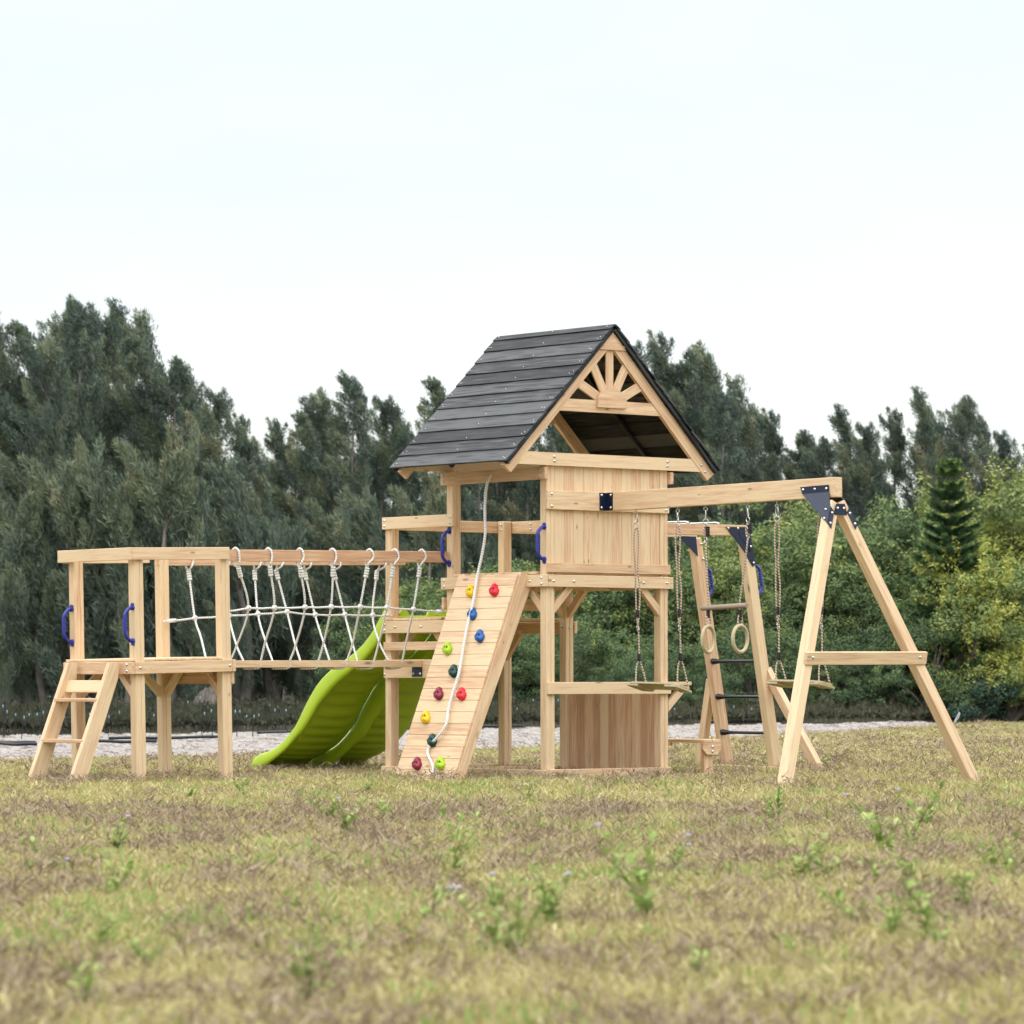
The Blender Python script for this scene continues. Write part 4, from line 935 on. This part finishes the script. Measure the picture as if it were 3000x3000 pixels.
# filling casuarinas in the depth of the wood, the gaps between those above
inner = []
for i in range(36):
    u = -80 + i*92 + rg.uniform(-25, 25)
    sky_ = np.interp(u, [-80, 100, 300, 480, 700, 800, 1050, 1300, 1500, 1850, 2000, 2200, 2300, 2600, 2800, 3100], [1120, 1080, 1020, 1130, 1370, 1360, 1270, 1260, 1210, 1110, 1150, 1240, 1330, 1290, 1270, 1380])
    d = (76 if u < 700 else 90)+rg.uniform(-1, 3); H = Z(d, sky_+rg.uniform(0, 120)); inner.append((u, d, H))
for i, (u, d, H) in enumerate(inner):
    place('casuarina_tree', f'casuarina deep in the wood behind the skyline trees, {ordinal(i)} from the left', 'tree', CV[(i*5+2) % 6], GU(d, u), (H/8*1.25, H/8*1.1, H/8), rg.uniform(-.5, .5), 'casuarinas deep inside the wood')
for i in range(34):
    u = -90 + i*44 + rg.uniform(-15, 15); d = 66+rg.uniform(0, 4) if u < 700 else 70+rg.uniform(0, 4); d = max(d, bd(u)+6)
    H = rg.uniform(2.0, 4.3)
    place('young_casuarina', f'young casuarina at the foot of the left-hand wood, {ordinal(i)} from the left', 'young tree', CB[i % 3], GU(d, u), (H/3.2*.8, H/3.2*.8, H/3.2), rg.uniform(-.5, .5), 'young casuarinas at the foot of the wood')

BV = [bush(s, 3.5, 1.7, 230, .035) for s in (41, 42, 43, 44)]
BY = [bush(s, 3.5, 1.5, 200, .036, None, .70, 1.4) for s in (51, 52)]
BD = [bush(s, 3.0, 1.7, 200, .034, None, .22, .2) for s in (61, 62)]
# broadleaf bushes: (u, v top, distance, kind)
bl = [(1190, 1700, 68, 0), (1300, 1640, 69, 0), (1405, 1640, 68, 0), (1490, 1660, 69, 0), (1570, 1575, 70, 0), (1660, 1610, 69, 0), (1760, 1620, 70, 0), (1860, 1600, 70, 0), (1960, 1560, 71, 0), (2040, 1570, 70, 0), (2110, 1540, 71, 1), (2190, 1520, 72, 0), (2262, 1455, 72, 0), (2335, 1480, 71, 0), (2400, 1470, 72, 0),
      (2490, 1500, 73, 0), (2545, 1470, 72, 0), (2610, 1460, 73, 0), (2690, 1475, 73, 0), (2630, 1600, 70, 0), (2720, 1740, 67.5, 0), (2815, 1590, 67.8, 1), (2895, 1450, 71, 1), (2945, 1345, 71, 1), (3010, 1400, 70, 1), (2960, 1560, 69, 1), (2870, 1650, 67.6, 1), (3060, 1500, 70, 0), (2860, 1700, 69, 0), (2500, 1640, 70, 0), (2390, 1640, 70, 0), (2270, 1660, 70, 0), (2160, 1690, 69, 0)]
bl.sort(); nk = [0, 0]
for i, (u, v, d, kd) in enumerate(bl):
    H = Z(d, v)+.05; k = BY[i % 2] if kd else BV[i % 4]; nk[kd] += 1
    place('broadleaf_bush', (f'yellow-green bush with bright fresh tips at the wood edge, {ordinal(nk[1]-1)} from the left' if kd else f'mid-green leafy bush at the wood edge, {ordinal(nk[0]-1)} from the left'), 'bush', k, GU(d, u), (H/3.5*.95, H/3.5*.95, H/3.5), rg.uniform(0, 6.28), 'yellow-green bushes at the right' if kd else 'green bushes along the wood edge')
for i in range(30):
    u = 1060+i*68+rg.uniform(-20, 20); d = max(bd(u)+2.5, 64)+rg.uniform(0, 2); H = rg.uniform(1.0, 2.3)
    place('undergrowth_bush', f'dark low bush in the shade under the taller bushes, {ordinal(i)} from the left', 'bush', BD[i % 2], GU(d, u), (H/3*1.0, H/3*1.0, H/3), rg.uniform(0, 6.28), 'low bushes under the wood edge')
fern = bush(71, 1.4, 1.1, 60, .05, FERNM, .5, 0)
place('feathery_shrub', 'blue-green feathery shrub low in the dark gap at the right edge', 'shrub', fern, GU(67.1, 2862), (.62, .62, .58), 1)

# the conical pine
def norfolk():
    g = np.random.default_rng(3); paths = [([(0, 0, 0), (0, 0, 2.5), (0, 0, 5.0)], .07, .015)]; P, U, V, T_ = [], [], [], []
    zs = np.linspace(.9, 4.9, 20)+g.normal(0, .04, 20)
    for k, z in enumerate(zs):
        ln = 1.28*(1-(z-.6)/4.6)**1.0+.07; nb = 7; a0 = g.uniform(0, 6.28)
        for b_ in range(nb):
            a = a0+b_*6.283/nb+g.normal(0, .08); h_ = np.array([math.cos(a), math.sin(a), 0]); lb = ln*g.uniform(.7, 1.15)
            n_ = 60; t_ = np.sort(g.uniform(.05, 1, n_)); rise = .10+.38*(z/5)**3
            c = h_*(t_[:, None]*lb) + np.array([0, 0, 1])*(z + lb*(rise*t_[:, None] + .16*t_[:, None]**2.5 - .05))
            sdv = np.cross(h_, [0, 0, 1]); m_ = 9
            cc = np.repeat(c, m_, 0); tt = np.repeat(t_, m_)
            wd = (.10*(1-.5*tt))[:, None]; ph = g.uniform(0, math.pi*2, (len(cc), 1))
            dr = nrm(sdv*np.cos(ph) + np.array([0, 0, 1])*(np.sin(ph)*.6+.25) + h_*.75)
            P.append(cc+dr*wd*.6); U.append(dr*wd); V.append(nrm(np.cross(dr, g.normal(0, 1, (len(cc), 3))))*.011)
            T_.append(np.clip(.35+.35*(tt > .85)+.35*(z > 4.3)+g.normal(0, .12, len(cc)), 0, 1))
            paths.append(([(0, 0, z), tuple(c[n_//2]), tuple(c[-1])], .018, .006))
    return trunk_mesh('trunk', paths), quads('crown', np.concatenate(P), np.concatenate(U), np.concatenate(V), np.concatenate(T_), PINEM)
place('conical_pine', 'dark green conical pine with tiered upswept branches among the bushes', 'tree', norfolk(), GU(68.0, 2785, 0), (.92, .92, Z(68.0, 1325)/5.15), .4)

# far wood closing the background
g = np.random.default_rng(9); n_ = 60000; u = g.uniform(-500, 3600, n_); d = g.uniform(97, 112, n_)
P = np.empty((n_, 3)); hh = np.interp(u, [-500, 300, 800, 1400, 2000, 3000, 3600], [6.5, 6.5, 4.8, 5.0, 5.0, 4.6, 5]) + .6*np.sin(u*.03)+.4*np.sin(u*.071)
for k in range(3): P[:, k] = [0, 0, 0][k]
s_ = (u-1500)/11633.76*d; P = np.array([CAM.x, CAM.y, 0]) + d[:, None]*FW + s_[:, None]*RG; P[:, 2] = g.random(n_)**.8*hh
dr = nrm(g.normal(0, 1, (n_, 3))+np.array([0, 0, .4])-RG*.5); V_ = nrm(np.cross(dr, g.normal(0, 1, (n_, 3))))
me = quads('far_wood', P, dr*.22, V_*.07, np.clip(g.normal(.3, .15, n_), 0, 1), CAS); o = bpy.data.objects.new('far_wood', me); COL.objects.link(o); tag(o, 'far wood seen through gaps between the nearer trees', 'wood', kind='stuff')
# low scrub and creepers between sand and wood
g = np.random.default_rng(10); n_ = 70000; u = g.uniform(-300, 3400, n_); e = g.random(n_)**1.3*9
d = np.array([bd(x) for x in u])+e+.1; s_ = (u-1500)/11633.76*d
P = np.array([CAM.x, CAM.y, 0]) + d[:, None]*FW + s_[:, None]*RG
rt = np.interp(u, [0, 900, 1500, 2600, 3000], [.25, .3, .5, .7, .5]); hh = (.10+rt*.9*np.clip(e/4, 0, 1))*(.6+.4*np.sin(u*.05)*np.sin(u*.013+e))
P[:, 2] = .15+g.random(n_)*hh; up_ = (g.random(n_) < .35)
dr = nrm(g.normal(0, 1, (n_, 3))*np.where(up_, .35, 1)[:, None]+np.array([0, 0, 1])*np.where(up_, 1.5, .2)[:, None]); V_ = nrm(np.cross(dr, g.normal(0, 1, (n_, 3))))
me = quads('undergrowth', P, dr*np.where(up_, .16, .05)[:, None], V_*np.where(up_, .006, .028)[:, None], np.clip(np.where(up_, np.interp(u, [0, 1200, 1800], [.35, .45, .8]), np.interp(u, [0, 1200, 1800], [.05, .12, .42]))+g.normal(0, .15, n_), 0, 1), SCRUB)
o = bpy.data.objects.new('undergrowth', me); COL.objects.link(o); tag(o, 'dark scrub and creepers along the back of the sand', 'undergrowth', kind='stuff')

# heap of earth in front of the trees, left of the middle
m = MB(); nx = 40; rows = []
for j in range(14):
    row = []
    for i in range(nx):
        uu = 480+i*7.2; dd = 61+j*.25; h_ = .62*math.exp(-((i-19)/11)**2)*math.exp(-((j-6)/4.0)**2)+.06*random.random(); row.append(tuple(GU(dd, uu, h_)))
    rows.append(m.addv(row, [(0, 0, 0)]*nx, .3))
for j in range(13):
    for i in range(nx-1): m.f.append([rows[j]+i, rows[j]+i+1, rows[j+1]+i+1, rows[j+1]+i]); m.mi.append(0); m.sm.append(False)
tag(m.build('earth_heap', plain('earth', (.11, .09, .075), .95, 0, .45, 3)), 'brown heap of earth and twigs between the sand and the trees', 'earth heap')

# irrigation hoses and blue-tipped stakes on the sand
BT = plain('blue_tip', (.25, .36, .45), .5); HOSE = plain('black_hose', (.02, .022, .028), .5)
for k, (u0, u1, v0, v1, lb) in enumerate(((-60, 105, 2197, 2200, 'black hose lying on the sand at the left edge'), (-30, 110, 2203, 2206, 'second black hose on the sand just in front of the left edge one'), (270, 460, 2196, 2197, 'black hose on the sand behind the low platform ladder'), (320, 655, 2186, 2182, 'long black hose on the sand behind the low platform'), (756, 905, 2168, 2160, 'black hose on the sand left of the slide'), (1400, 1530, 2147, 2146, 'black hose at the back of the sand behind the climbing wall'), (2060, 2640, 2133, 2123, 'long dark hose along the back edge of the sand behind the swings'))):
    m = MB(); m.tube(smooth([GU(dv(v0+(v1-v0)*t_)+.1*math.sin(t_*6+k), u0+(u1-u0)*t_, .095+.004*math.sin(t_*9)) for t_ in np.linspace(0, 1, 8)], 3), .017 if k < 6 else .03, 6)
    tag(m.build('hose', HOSE), lb, 'hose')
m = MB(); m.tube(smooth([GU(62, 2786, .0), GU(62, 2800, .16), GU(62, 2809, .24), GU(62, 2806, .17), GU(62, 2790, .06)], 5), .009, 6); tag(m.build('hose_loop', plain('pale_hose', (.55, .56, .58), .5)), 'pale hose end curling up from the sand at the right', 'hose')
stk = [(10, 2068), (22, 2084), (47, 2093), (72, 2101), (87, 2093), (128, 2087), (110, 2092), (262, 2046), (264, 2092), (351, 2086), (500, 2050), (551, 2056), (587, 2044), (452, 2095), (690, 2084), (703, 2084), (723, 2098), (759, 2095), (745, 2099), (806, 2080), (838, 2081), (600, 2090), (160, 2104), (190, 2100), (320, 2099), (620, 2082), (1562, 2052), (1515, 2077), (1635, 2052), (1975, 2078), (2148, 2072), (2245, 2072), (2797, 2052), (2853, 2060), (2330, 2080), (2200, 2078)]
stk.sort()
for i, (u, v) in enumerate(stk):
    d = bd(u)-.5 if u > 1500 else rg.uniform(44, bd(u)-.5); zt = Z(d, v); b0 = GU(d, u+rg.uniform(-8, 8), .1); tpp = GU(d, u, zt)
    S_ = thing('drip_stake', f'thin wire stake with a pale blue tip in the sand, {ordinal(i)} from the left', 'stake', tuple(b0), 'blue-tipped wire stakes in the sand')
    m = MB(); md_ = (b0+tpp)/2 + RGT*rg.uniform(-.05, .05); m.tube(smooth([b0, md_, tpp], 4), .0055, 5); m.build('wire', HOSE, S_)
    m = MB(); m.tube([tpp-Vector((0,0,.02)), tpp, tpp+Vector((0,0,.02))], [.005, .009, .005], 6); m.build('tip', BT, S_)

# ------------------------------------------------------------------ grass (stuff)
def gtree(name, coll):
    g_ = bpy.data.node_groups.new(name, 'GeometryNodeTree'); g_.is_modifier = True
    g_.interface.new_socket('Geometry', in_out='INPUT', socket_type='NodeSocketGeometry'); g_.interface.new_socket('Geometry', in_out='OUTPUT', socket_type='NodeSocketGeometry')
    a = g_.nodes.new('NodeGroupInput'); z = g_.nodes.new('NodeGroupOutput'); ip = g_.nodes.new('GeometryNodeInstanceOnPoints'); ci = g_.nodes.new('GeometryNodeCollectionInfo')
    ci.inputs[0].default_value = coll; ci.inputs['Separate Children'].default_value = True; ci.inputs['Reset Children'].default_value = True
    ip.inputs['Pick Instance'].default_value = True
    r_ = g_.nodes.new('GeometryNodeInputNamedAttribute'); r_.data_type = 'FLOAT_VECTOR'; r_.inputs[0].default_value = 'rot'
    s_ = g_.nodes.new('GeometryNodeInputNamedAttribute'); s_.data_type = 'FLOAT_VECTOR'; s_.inputs[0].default_value = 'scl'
    k = g_.links.new; k(a.outputs[0], ip.inputs['Points']); k(ci.outputs[0], ip.inputs['Instance']); k(r_.outputs[0], ip.inputs['Rotation']); k(s_.outputs[0], ip.inputs['Scale']); k(ip.outputs[0], z.inputs[0]); return g_
def tufts(name, m, seeds, n_, rad, l0, l1, w0, spread, tone, tw=.14, curl=.0, zoff=0):
    c = bpy.data.collections.new(name)
    for s in seeds:
        g = np.random.default_rng(s); a = g.uniform(0, 6.283, n_); r_ = rad*np.sqrt(g.random(n_)); P = np.stack([r_*np.cos(a), r_*np.sin(a), np.zeros(n_)], 1)
        d = nrm(np.stack([g.normal(0, spread, n_), g.normal(0, spread, n_), np.ones(n_)], 1)); L_ = g.uniform(l0, l1, (n_, 1))/2
        P = P + d*L_; P[:, 2] += zoff*g.random(n_)
        V_ = nrm(np.cross(d, g.normal(0, 1, (n_, 3))))*w0
        me = quads(name, P, d*L_, V_, np.clip(tone+g.normal(0, tw, n_), 0, 1), m, tri=True)
        c.objects.link(bpy.data.objects.new(name, me))
    return c
Cg = tufts('grass_tuft', GRASSG, (1, 2, 3), 60, .10, .02, .05, .0034, .9, .6)
Cs = tufts('straw_tuft', STRAW, (4, 5, 6), 40, .11, .02, .06, .0034, 1.8, .65, zoff=.02)
Cw = tufts('weed_tuft', TWIG, (7, 8, 9), 46, .11, .022, .055, .0026, 1.5, .5, zoff=.045)
def noise2(x, y, sc, seed):
    g = np.random.default_rng(seed); s = 0
    for k in range(10):
        a = g.uniform(0, 6.283); f = sc*g.uniform(.5, 1.9); s = s+np.sin(x*f*math.cos(a)+y*f*math.sin(a)+g.uniform(0, 6.283))
    return s/10**.5
def field(name, coll, total, seed, weight, smin, smax, label, cat, extra=None):
    g = np.random.default_rng(seed); N_ = total*8
    # sample distance so that the cover stays dense where it shows large
    d = np.where(g.random(N_) < .42, np.sqrt(g.uniform(6.5**2, 22**2, N_)), np.sqrt(g.uniform(22**2, 66**2, N_)))
    s_ = g.uniform(-1, 1, N_); s_ = np.where(np.abs(s_) < .72, s_/.72*(.129*d+.8), np.sign(s_)*((.129*d+.8)+(np.abs(s_)-.72)/.28*6)); P = np.array([CAM.x, CAM.y, 0]) + d[:, None]*FW + s_[:, None]*RG
    u = 1500+11633.76*s_/d; ok = (d < np.array(np.interp(u, backU, [0]*11))+np.array([fd(x) for x in np.clip(u, -900, 3900)])+.25*np.sin(u*.05))
    wgt = weight(noise2(P[:, 0], P[:, 1], 1.6, 77), noise2(P[:, 0], P[:, 1], 9, 78), noise2(P[:, 0], P[:, 1], .35, 79), g)
    ok &= g.random(N_) < wgt; idx = np.nonzero(ok)[0][:total]; P = P[idx]; n_ = len(P)
    if extra is not None: P = np.concatenate([P, extra]); d = np.concatenate([d[idx], np.full(len(extra), 28.)]); idx = np.arange(len(P)); n_ = len(P)
    me = bpy.data.meshes.new(name); me.vertices.add(n_); me.vertices.foreach_set('co', P.astype(np.float32).ravel())
    far_ = np.clip(d[idx]/30, .8, 1.5)
    r_ = np.stack([g.normal(0, .08, n_), g.normal(0, .08, n_), g.uniform(0, 6.283, n_)], 1).astype(np.float32); sc = g.uniform(smin, smax, (n_, 1))*np.stack([far_, far_, np.ones(n_)], 1)
    a = me.attributes.new('rot', 'FLOAT_VECTOR', 'POINT'); a.data.foreach_set('vector', r_.ravel()); a = me.attributes.new('scl', 'FLOAT_VECTOR', 'POINT'); a.data.foreach_set('vector', sc.astype(np.float32).ravel())
    o = bpy.data.objects.new(name, me); COL.objects.link(o); md = o.modifiers.new('scatter', 'NODES'); md.node_group = gtree(name, coll); tag(o, label, cat, kind='stuff'); return n_
sg_ = lambda x: 1/(1+np.exp(-x))
ft = [(.05, .06), (1.16, .06), (.05, 1.15), (1.16, 1.15), (.04, 1.88), (1.16, 1.88), (-2.86, 1.17), (-2.06, 1.17), (-2.86, 1.92), (-2.06, 1.92), (-3.27, 1.23), (-3.27, 1.76), (-.262, -2.735), (1.572, -2.735), (3.43, 1.2), (3.52, 1.88), (3.39, .64), (3.43, 2.13), (-.68, .3), (-.7, .55), (-.7, .8), (.6, -.02), (.2, -.02), (.95, -.02), (-.03, .1), (-.03, .4), (.1, 3.6), (.4, 3.6), (.7, 3.6), (1.0, 3.6), (-3.0, 1.3), (-2.95, 1.6), (1.7, .1)]
FEET = np.array([(x+RNG.normal(0, .11), y+RNG.normal(0, .11), 0) for x, y in ft for _ in range(7)])
field('grass', Cg, 72000, 1, lambda a, b, c, g: .4+.5*sg_(1.1*a+1.6*b), .8, 1.35, 'short green and yellowing grass over the whole field', 'grass')
field('dry_grass', Cs, 57000, 2, lambda a, b, c, g: .25+.6*sg_(-1.5*a+1.5*b+.5*c), .8, 1.4, 'straw-coloured dry grass mixed through the field', 'dry grass')
field('dry_weeds', Cw, 9500, 3, lambda a, b, c, g: .015+.5*sg_(2.0*(-1.2*b+.3*c-.4*a)-1.8), .8, 1.7, 'brown twiggy dry weeds in patches over the field', 'dry weeds', FEET)
Ch = tufts('herb_tuft', WEEDM, (11, 12, 13), 12, .09, .018, .04, .0085, .9, .5, zoff=.035)
field('green_herbs', Ch, 5000, 4, lambda a, b, c, g: .02+.7*sg_(3.2*(b-.2*c+.5*a)-3.6), .8, 1.5, 'small green herbs scattered in loose patches through the grass', 'green herbs')

# ------------------------------------------------------------------ single green weeds in the field
def leaf(m, p, d, L_, w_, tone):
    d = Vector(d).normalized(); s_ = d.cross(Vector((0, 0, 1))).normalized(); up_ = s_.cross(d); p = Vector(p)
    A = [p]; mid = p + d*L_*.5 + up_*L_*.10; tip = p + d*L_ - Vector((0, 0, L_*.12))
    q1 = p + d*L_*.28 + up_*L_*.05
    pts = [p, q1 + s_*w_*.42, mid + s_*w_*.5, tip, mid - s_*w_*.5, q1 - s_*w_*.42, q1 - up_*w_*.08, mid - up_*w_*.1]
    b0 = m.addv(pts, [(0, 0, 0)]*8, tone)
    for q in ((0, 1, 6), (1, 2, 7, 6), (2, 3, 7), (0, 6, 5), (6, 7, 4, 5), (7, 3, 4)): m.f.append([b0+i for i in q]); m.mi.append(0); m.sm.append(True)
def weed(u, v, hpx, label, flowers=0, spread=1.0, woody=False):
    d = dv(v); h_ = hpx/11633.76*d*1.45+.04; p = GU(d, u); g = random.Random(int(u*7+v)); t_ = thing('weed', label, 'weed', tuple(p), 'green weeds in the field')
    ms, ml = MB(), MB(); tips = []
    for k in range(g.choice([3, 4, 4, 5])):
        a = g.uniform(0, 6.28); ln = h_*g.uniform(.6, 1.0); e = Vector((math.cos(a), math.sin(a), 0))*ln*g.uniform(.2, .9)*spread
        P = smooth([p, p+e*.3+Vector((0,0,ln*.5)), p+e+Vector((0,0,ln))], 4); ms.tube(P, .0018+.0000*ln, 5, tone=.2); tips.append(P[-1])
        nl = max(5, int(5+ln*26))
        for j in range(nl):
            f = .15+.85*(j+g.random()*.6)/nl; q = P[min(len(P)-1, int(f*(len(P)-1)))]; b_ = g.uniform(0, 6.28)
            L_ = g.uniform(.038, .07)*(1.25-.4*f)*(.75+h_*2.2); leaf(ml, q, (math.cos(b_), math.sin(b_), g.uniform(.1, .9)), L_, L_*g.uniform(.24, .38), g.uniform(.2, .9))
    ms.build('stem', TWIG if woody else WEEDM, t_); ml.build('leaves', WEEDM, t_)
    for k in range(flowers):
        m = MB(); c = tips[k % len(tips)]+Vector((g.uniform(-.01, .01), 0, .008))
        for j in range(9):
            a = j*.7; q = Vector((math.cos(a), math.sin(a), .5))*.009; m.tube([c, c+q], [.002, .003], 5)
        m.build('flower', LILAC, t_)
side = lambda u: 'left of the field' if u < 1000 else 'centre of the field' if u < 2000 else 'right of the field'
WL = [(342,2510,75,1),(357,2615,60,0),(318,2650,45,0),(116,2530,35,0),(179,2575,25,1),(1025,2470,95,1),(963,2425,55,0),(1137,2425,60,0),(1335,2495,100,0),(1320,2580,95,0),(1258,2720,90,0),(1452,2700,75,1),(1444,2815,120,0),(256,2975,110,0),(287,2800,50,0),(924,2965,120,0),(1071,2335,28,0),(2276,2405,70,0),(1888,2715,190,1),(1966,2575,75,2),(2338,2595,100,0),(2408,2595,60,0),(1600,2745,110,1),(1515,2835,130,0),(2587,2515,120,1),(2665,2495,80,0),(2703,2445,90,1),(2571,2605,75,0),(2665,2625,75,0),(2897,2575,85,0),(2950,2595,60,0),(2742,2795,170,0),(2610,2775,80,0),(2494,2735,75,0),(2820,2705,95,0),(1546,2355,30,0),(2412,2262,45,0),(560,2345,22,0),(705,2335,30,0),(430,2860,45,0),(2050,2880,40,0),(2270,2420,30,0)]
occ = {}
for i, (u, v, h_, fl) in enumerate(WL):
    sz = 'tall' if h_ > 100 else 'small' if h_ < 50 else 'leafy'
    rw = 'near the camera' if v > 2780 else 'in the foreground' if v > 2600 else 'midway to the playset' if v > 2400 else 'near the playset'
    key = (sz, rw, side(u)); occ[key] = occ.get(key, 0)+1
    nth = '' if occ[key] == 1 else f', {ordinal(occ[key]-1)} one'
    weed(u, v, h_, f'{sz} green weed {rw}, {side(u)}' + (', lilac flowers' if fl else '') + nth, fl, 1.0, i % 5 == 0)
m = MB(); c0 = GU(dv(2650), 1331, .05)
for j in range(60):
    a = random.uniform(0, 6.28); e = Vector((math.cos(a), math.sin(a), random.uniform(-.3, 1))).normalized()*random.uniform(.012, .035); m.tube([c0, c0+e], [.0012, .003], 4)
m.tube([GU(dv(2650), 1331, 0), c0], .002, 5, mi=1)
tag(m.build('fluffy_seed_head', [FLUFF, TWIG]), 'white fluffy seed head in the foreground grass, left of the middle', 'seed head')


# ------------------------------------------------------------------ thin haze in the air
m = bpy.data.materials.new('haze'); m.use_nodes = True; t = m.node_tree; t.nodes.clear()
o_ = t.nodes.new('ShaderNodeOutputMaterial'); pv = t.nodes.new('ShaderNodeVolumePrincipled'); pv.inputs['Color'].default_value = (.90, .97, 1, 1); pv.inputs['Density'].default_value = 0.006
pv.inputs['Anisotropy'].default_value = 0.2; t.links.new(pv.outputs[0], o_.inputs['Volume'])
hv = [(*(Vector((CAM.x, CAM.y, 0)) + FWD*a + RGT*b_).xy, c) for a in (-30, 190) for b_ in (-115, 115) for c in (-1.0, 10.5)]
me = bpy.data.meshes.new('haze'); me.from_pydata(hv, [], [(0,1,3,2),(4,6,7,5),(0,4,5,1),(2,3,7,6),(0,2,6,4),(1,5,7,3)]); me.materials.append(m)
o = bpy.data.objects.new('haze', me); COL.objects.link(o); tag(o, 'thin pale haze in the air over the field and trees', 'haze', kind='stuff')
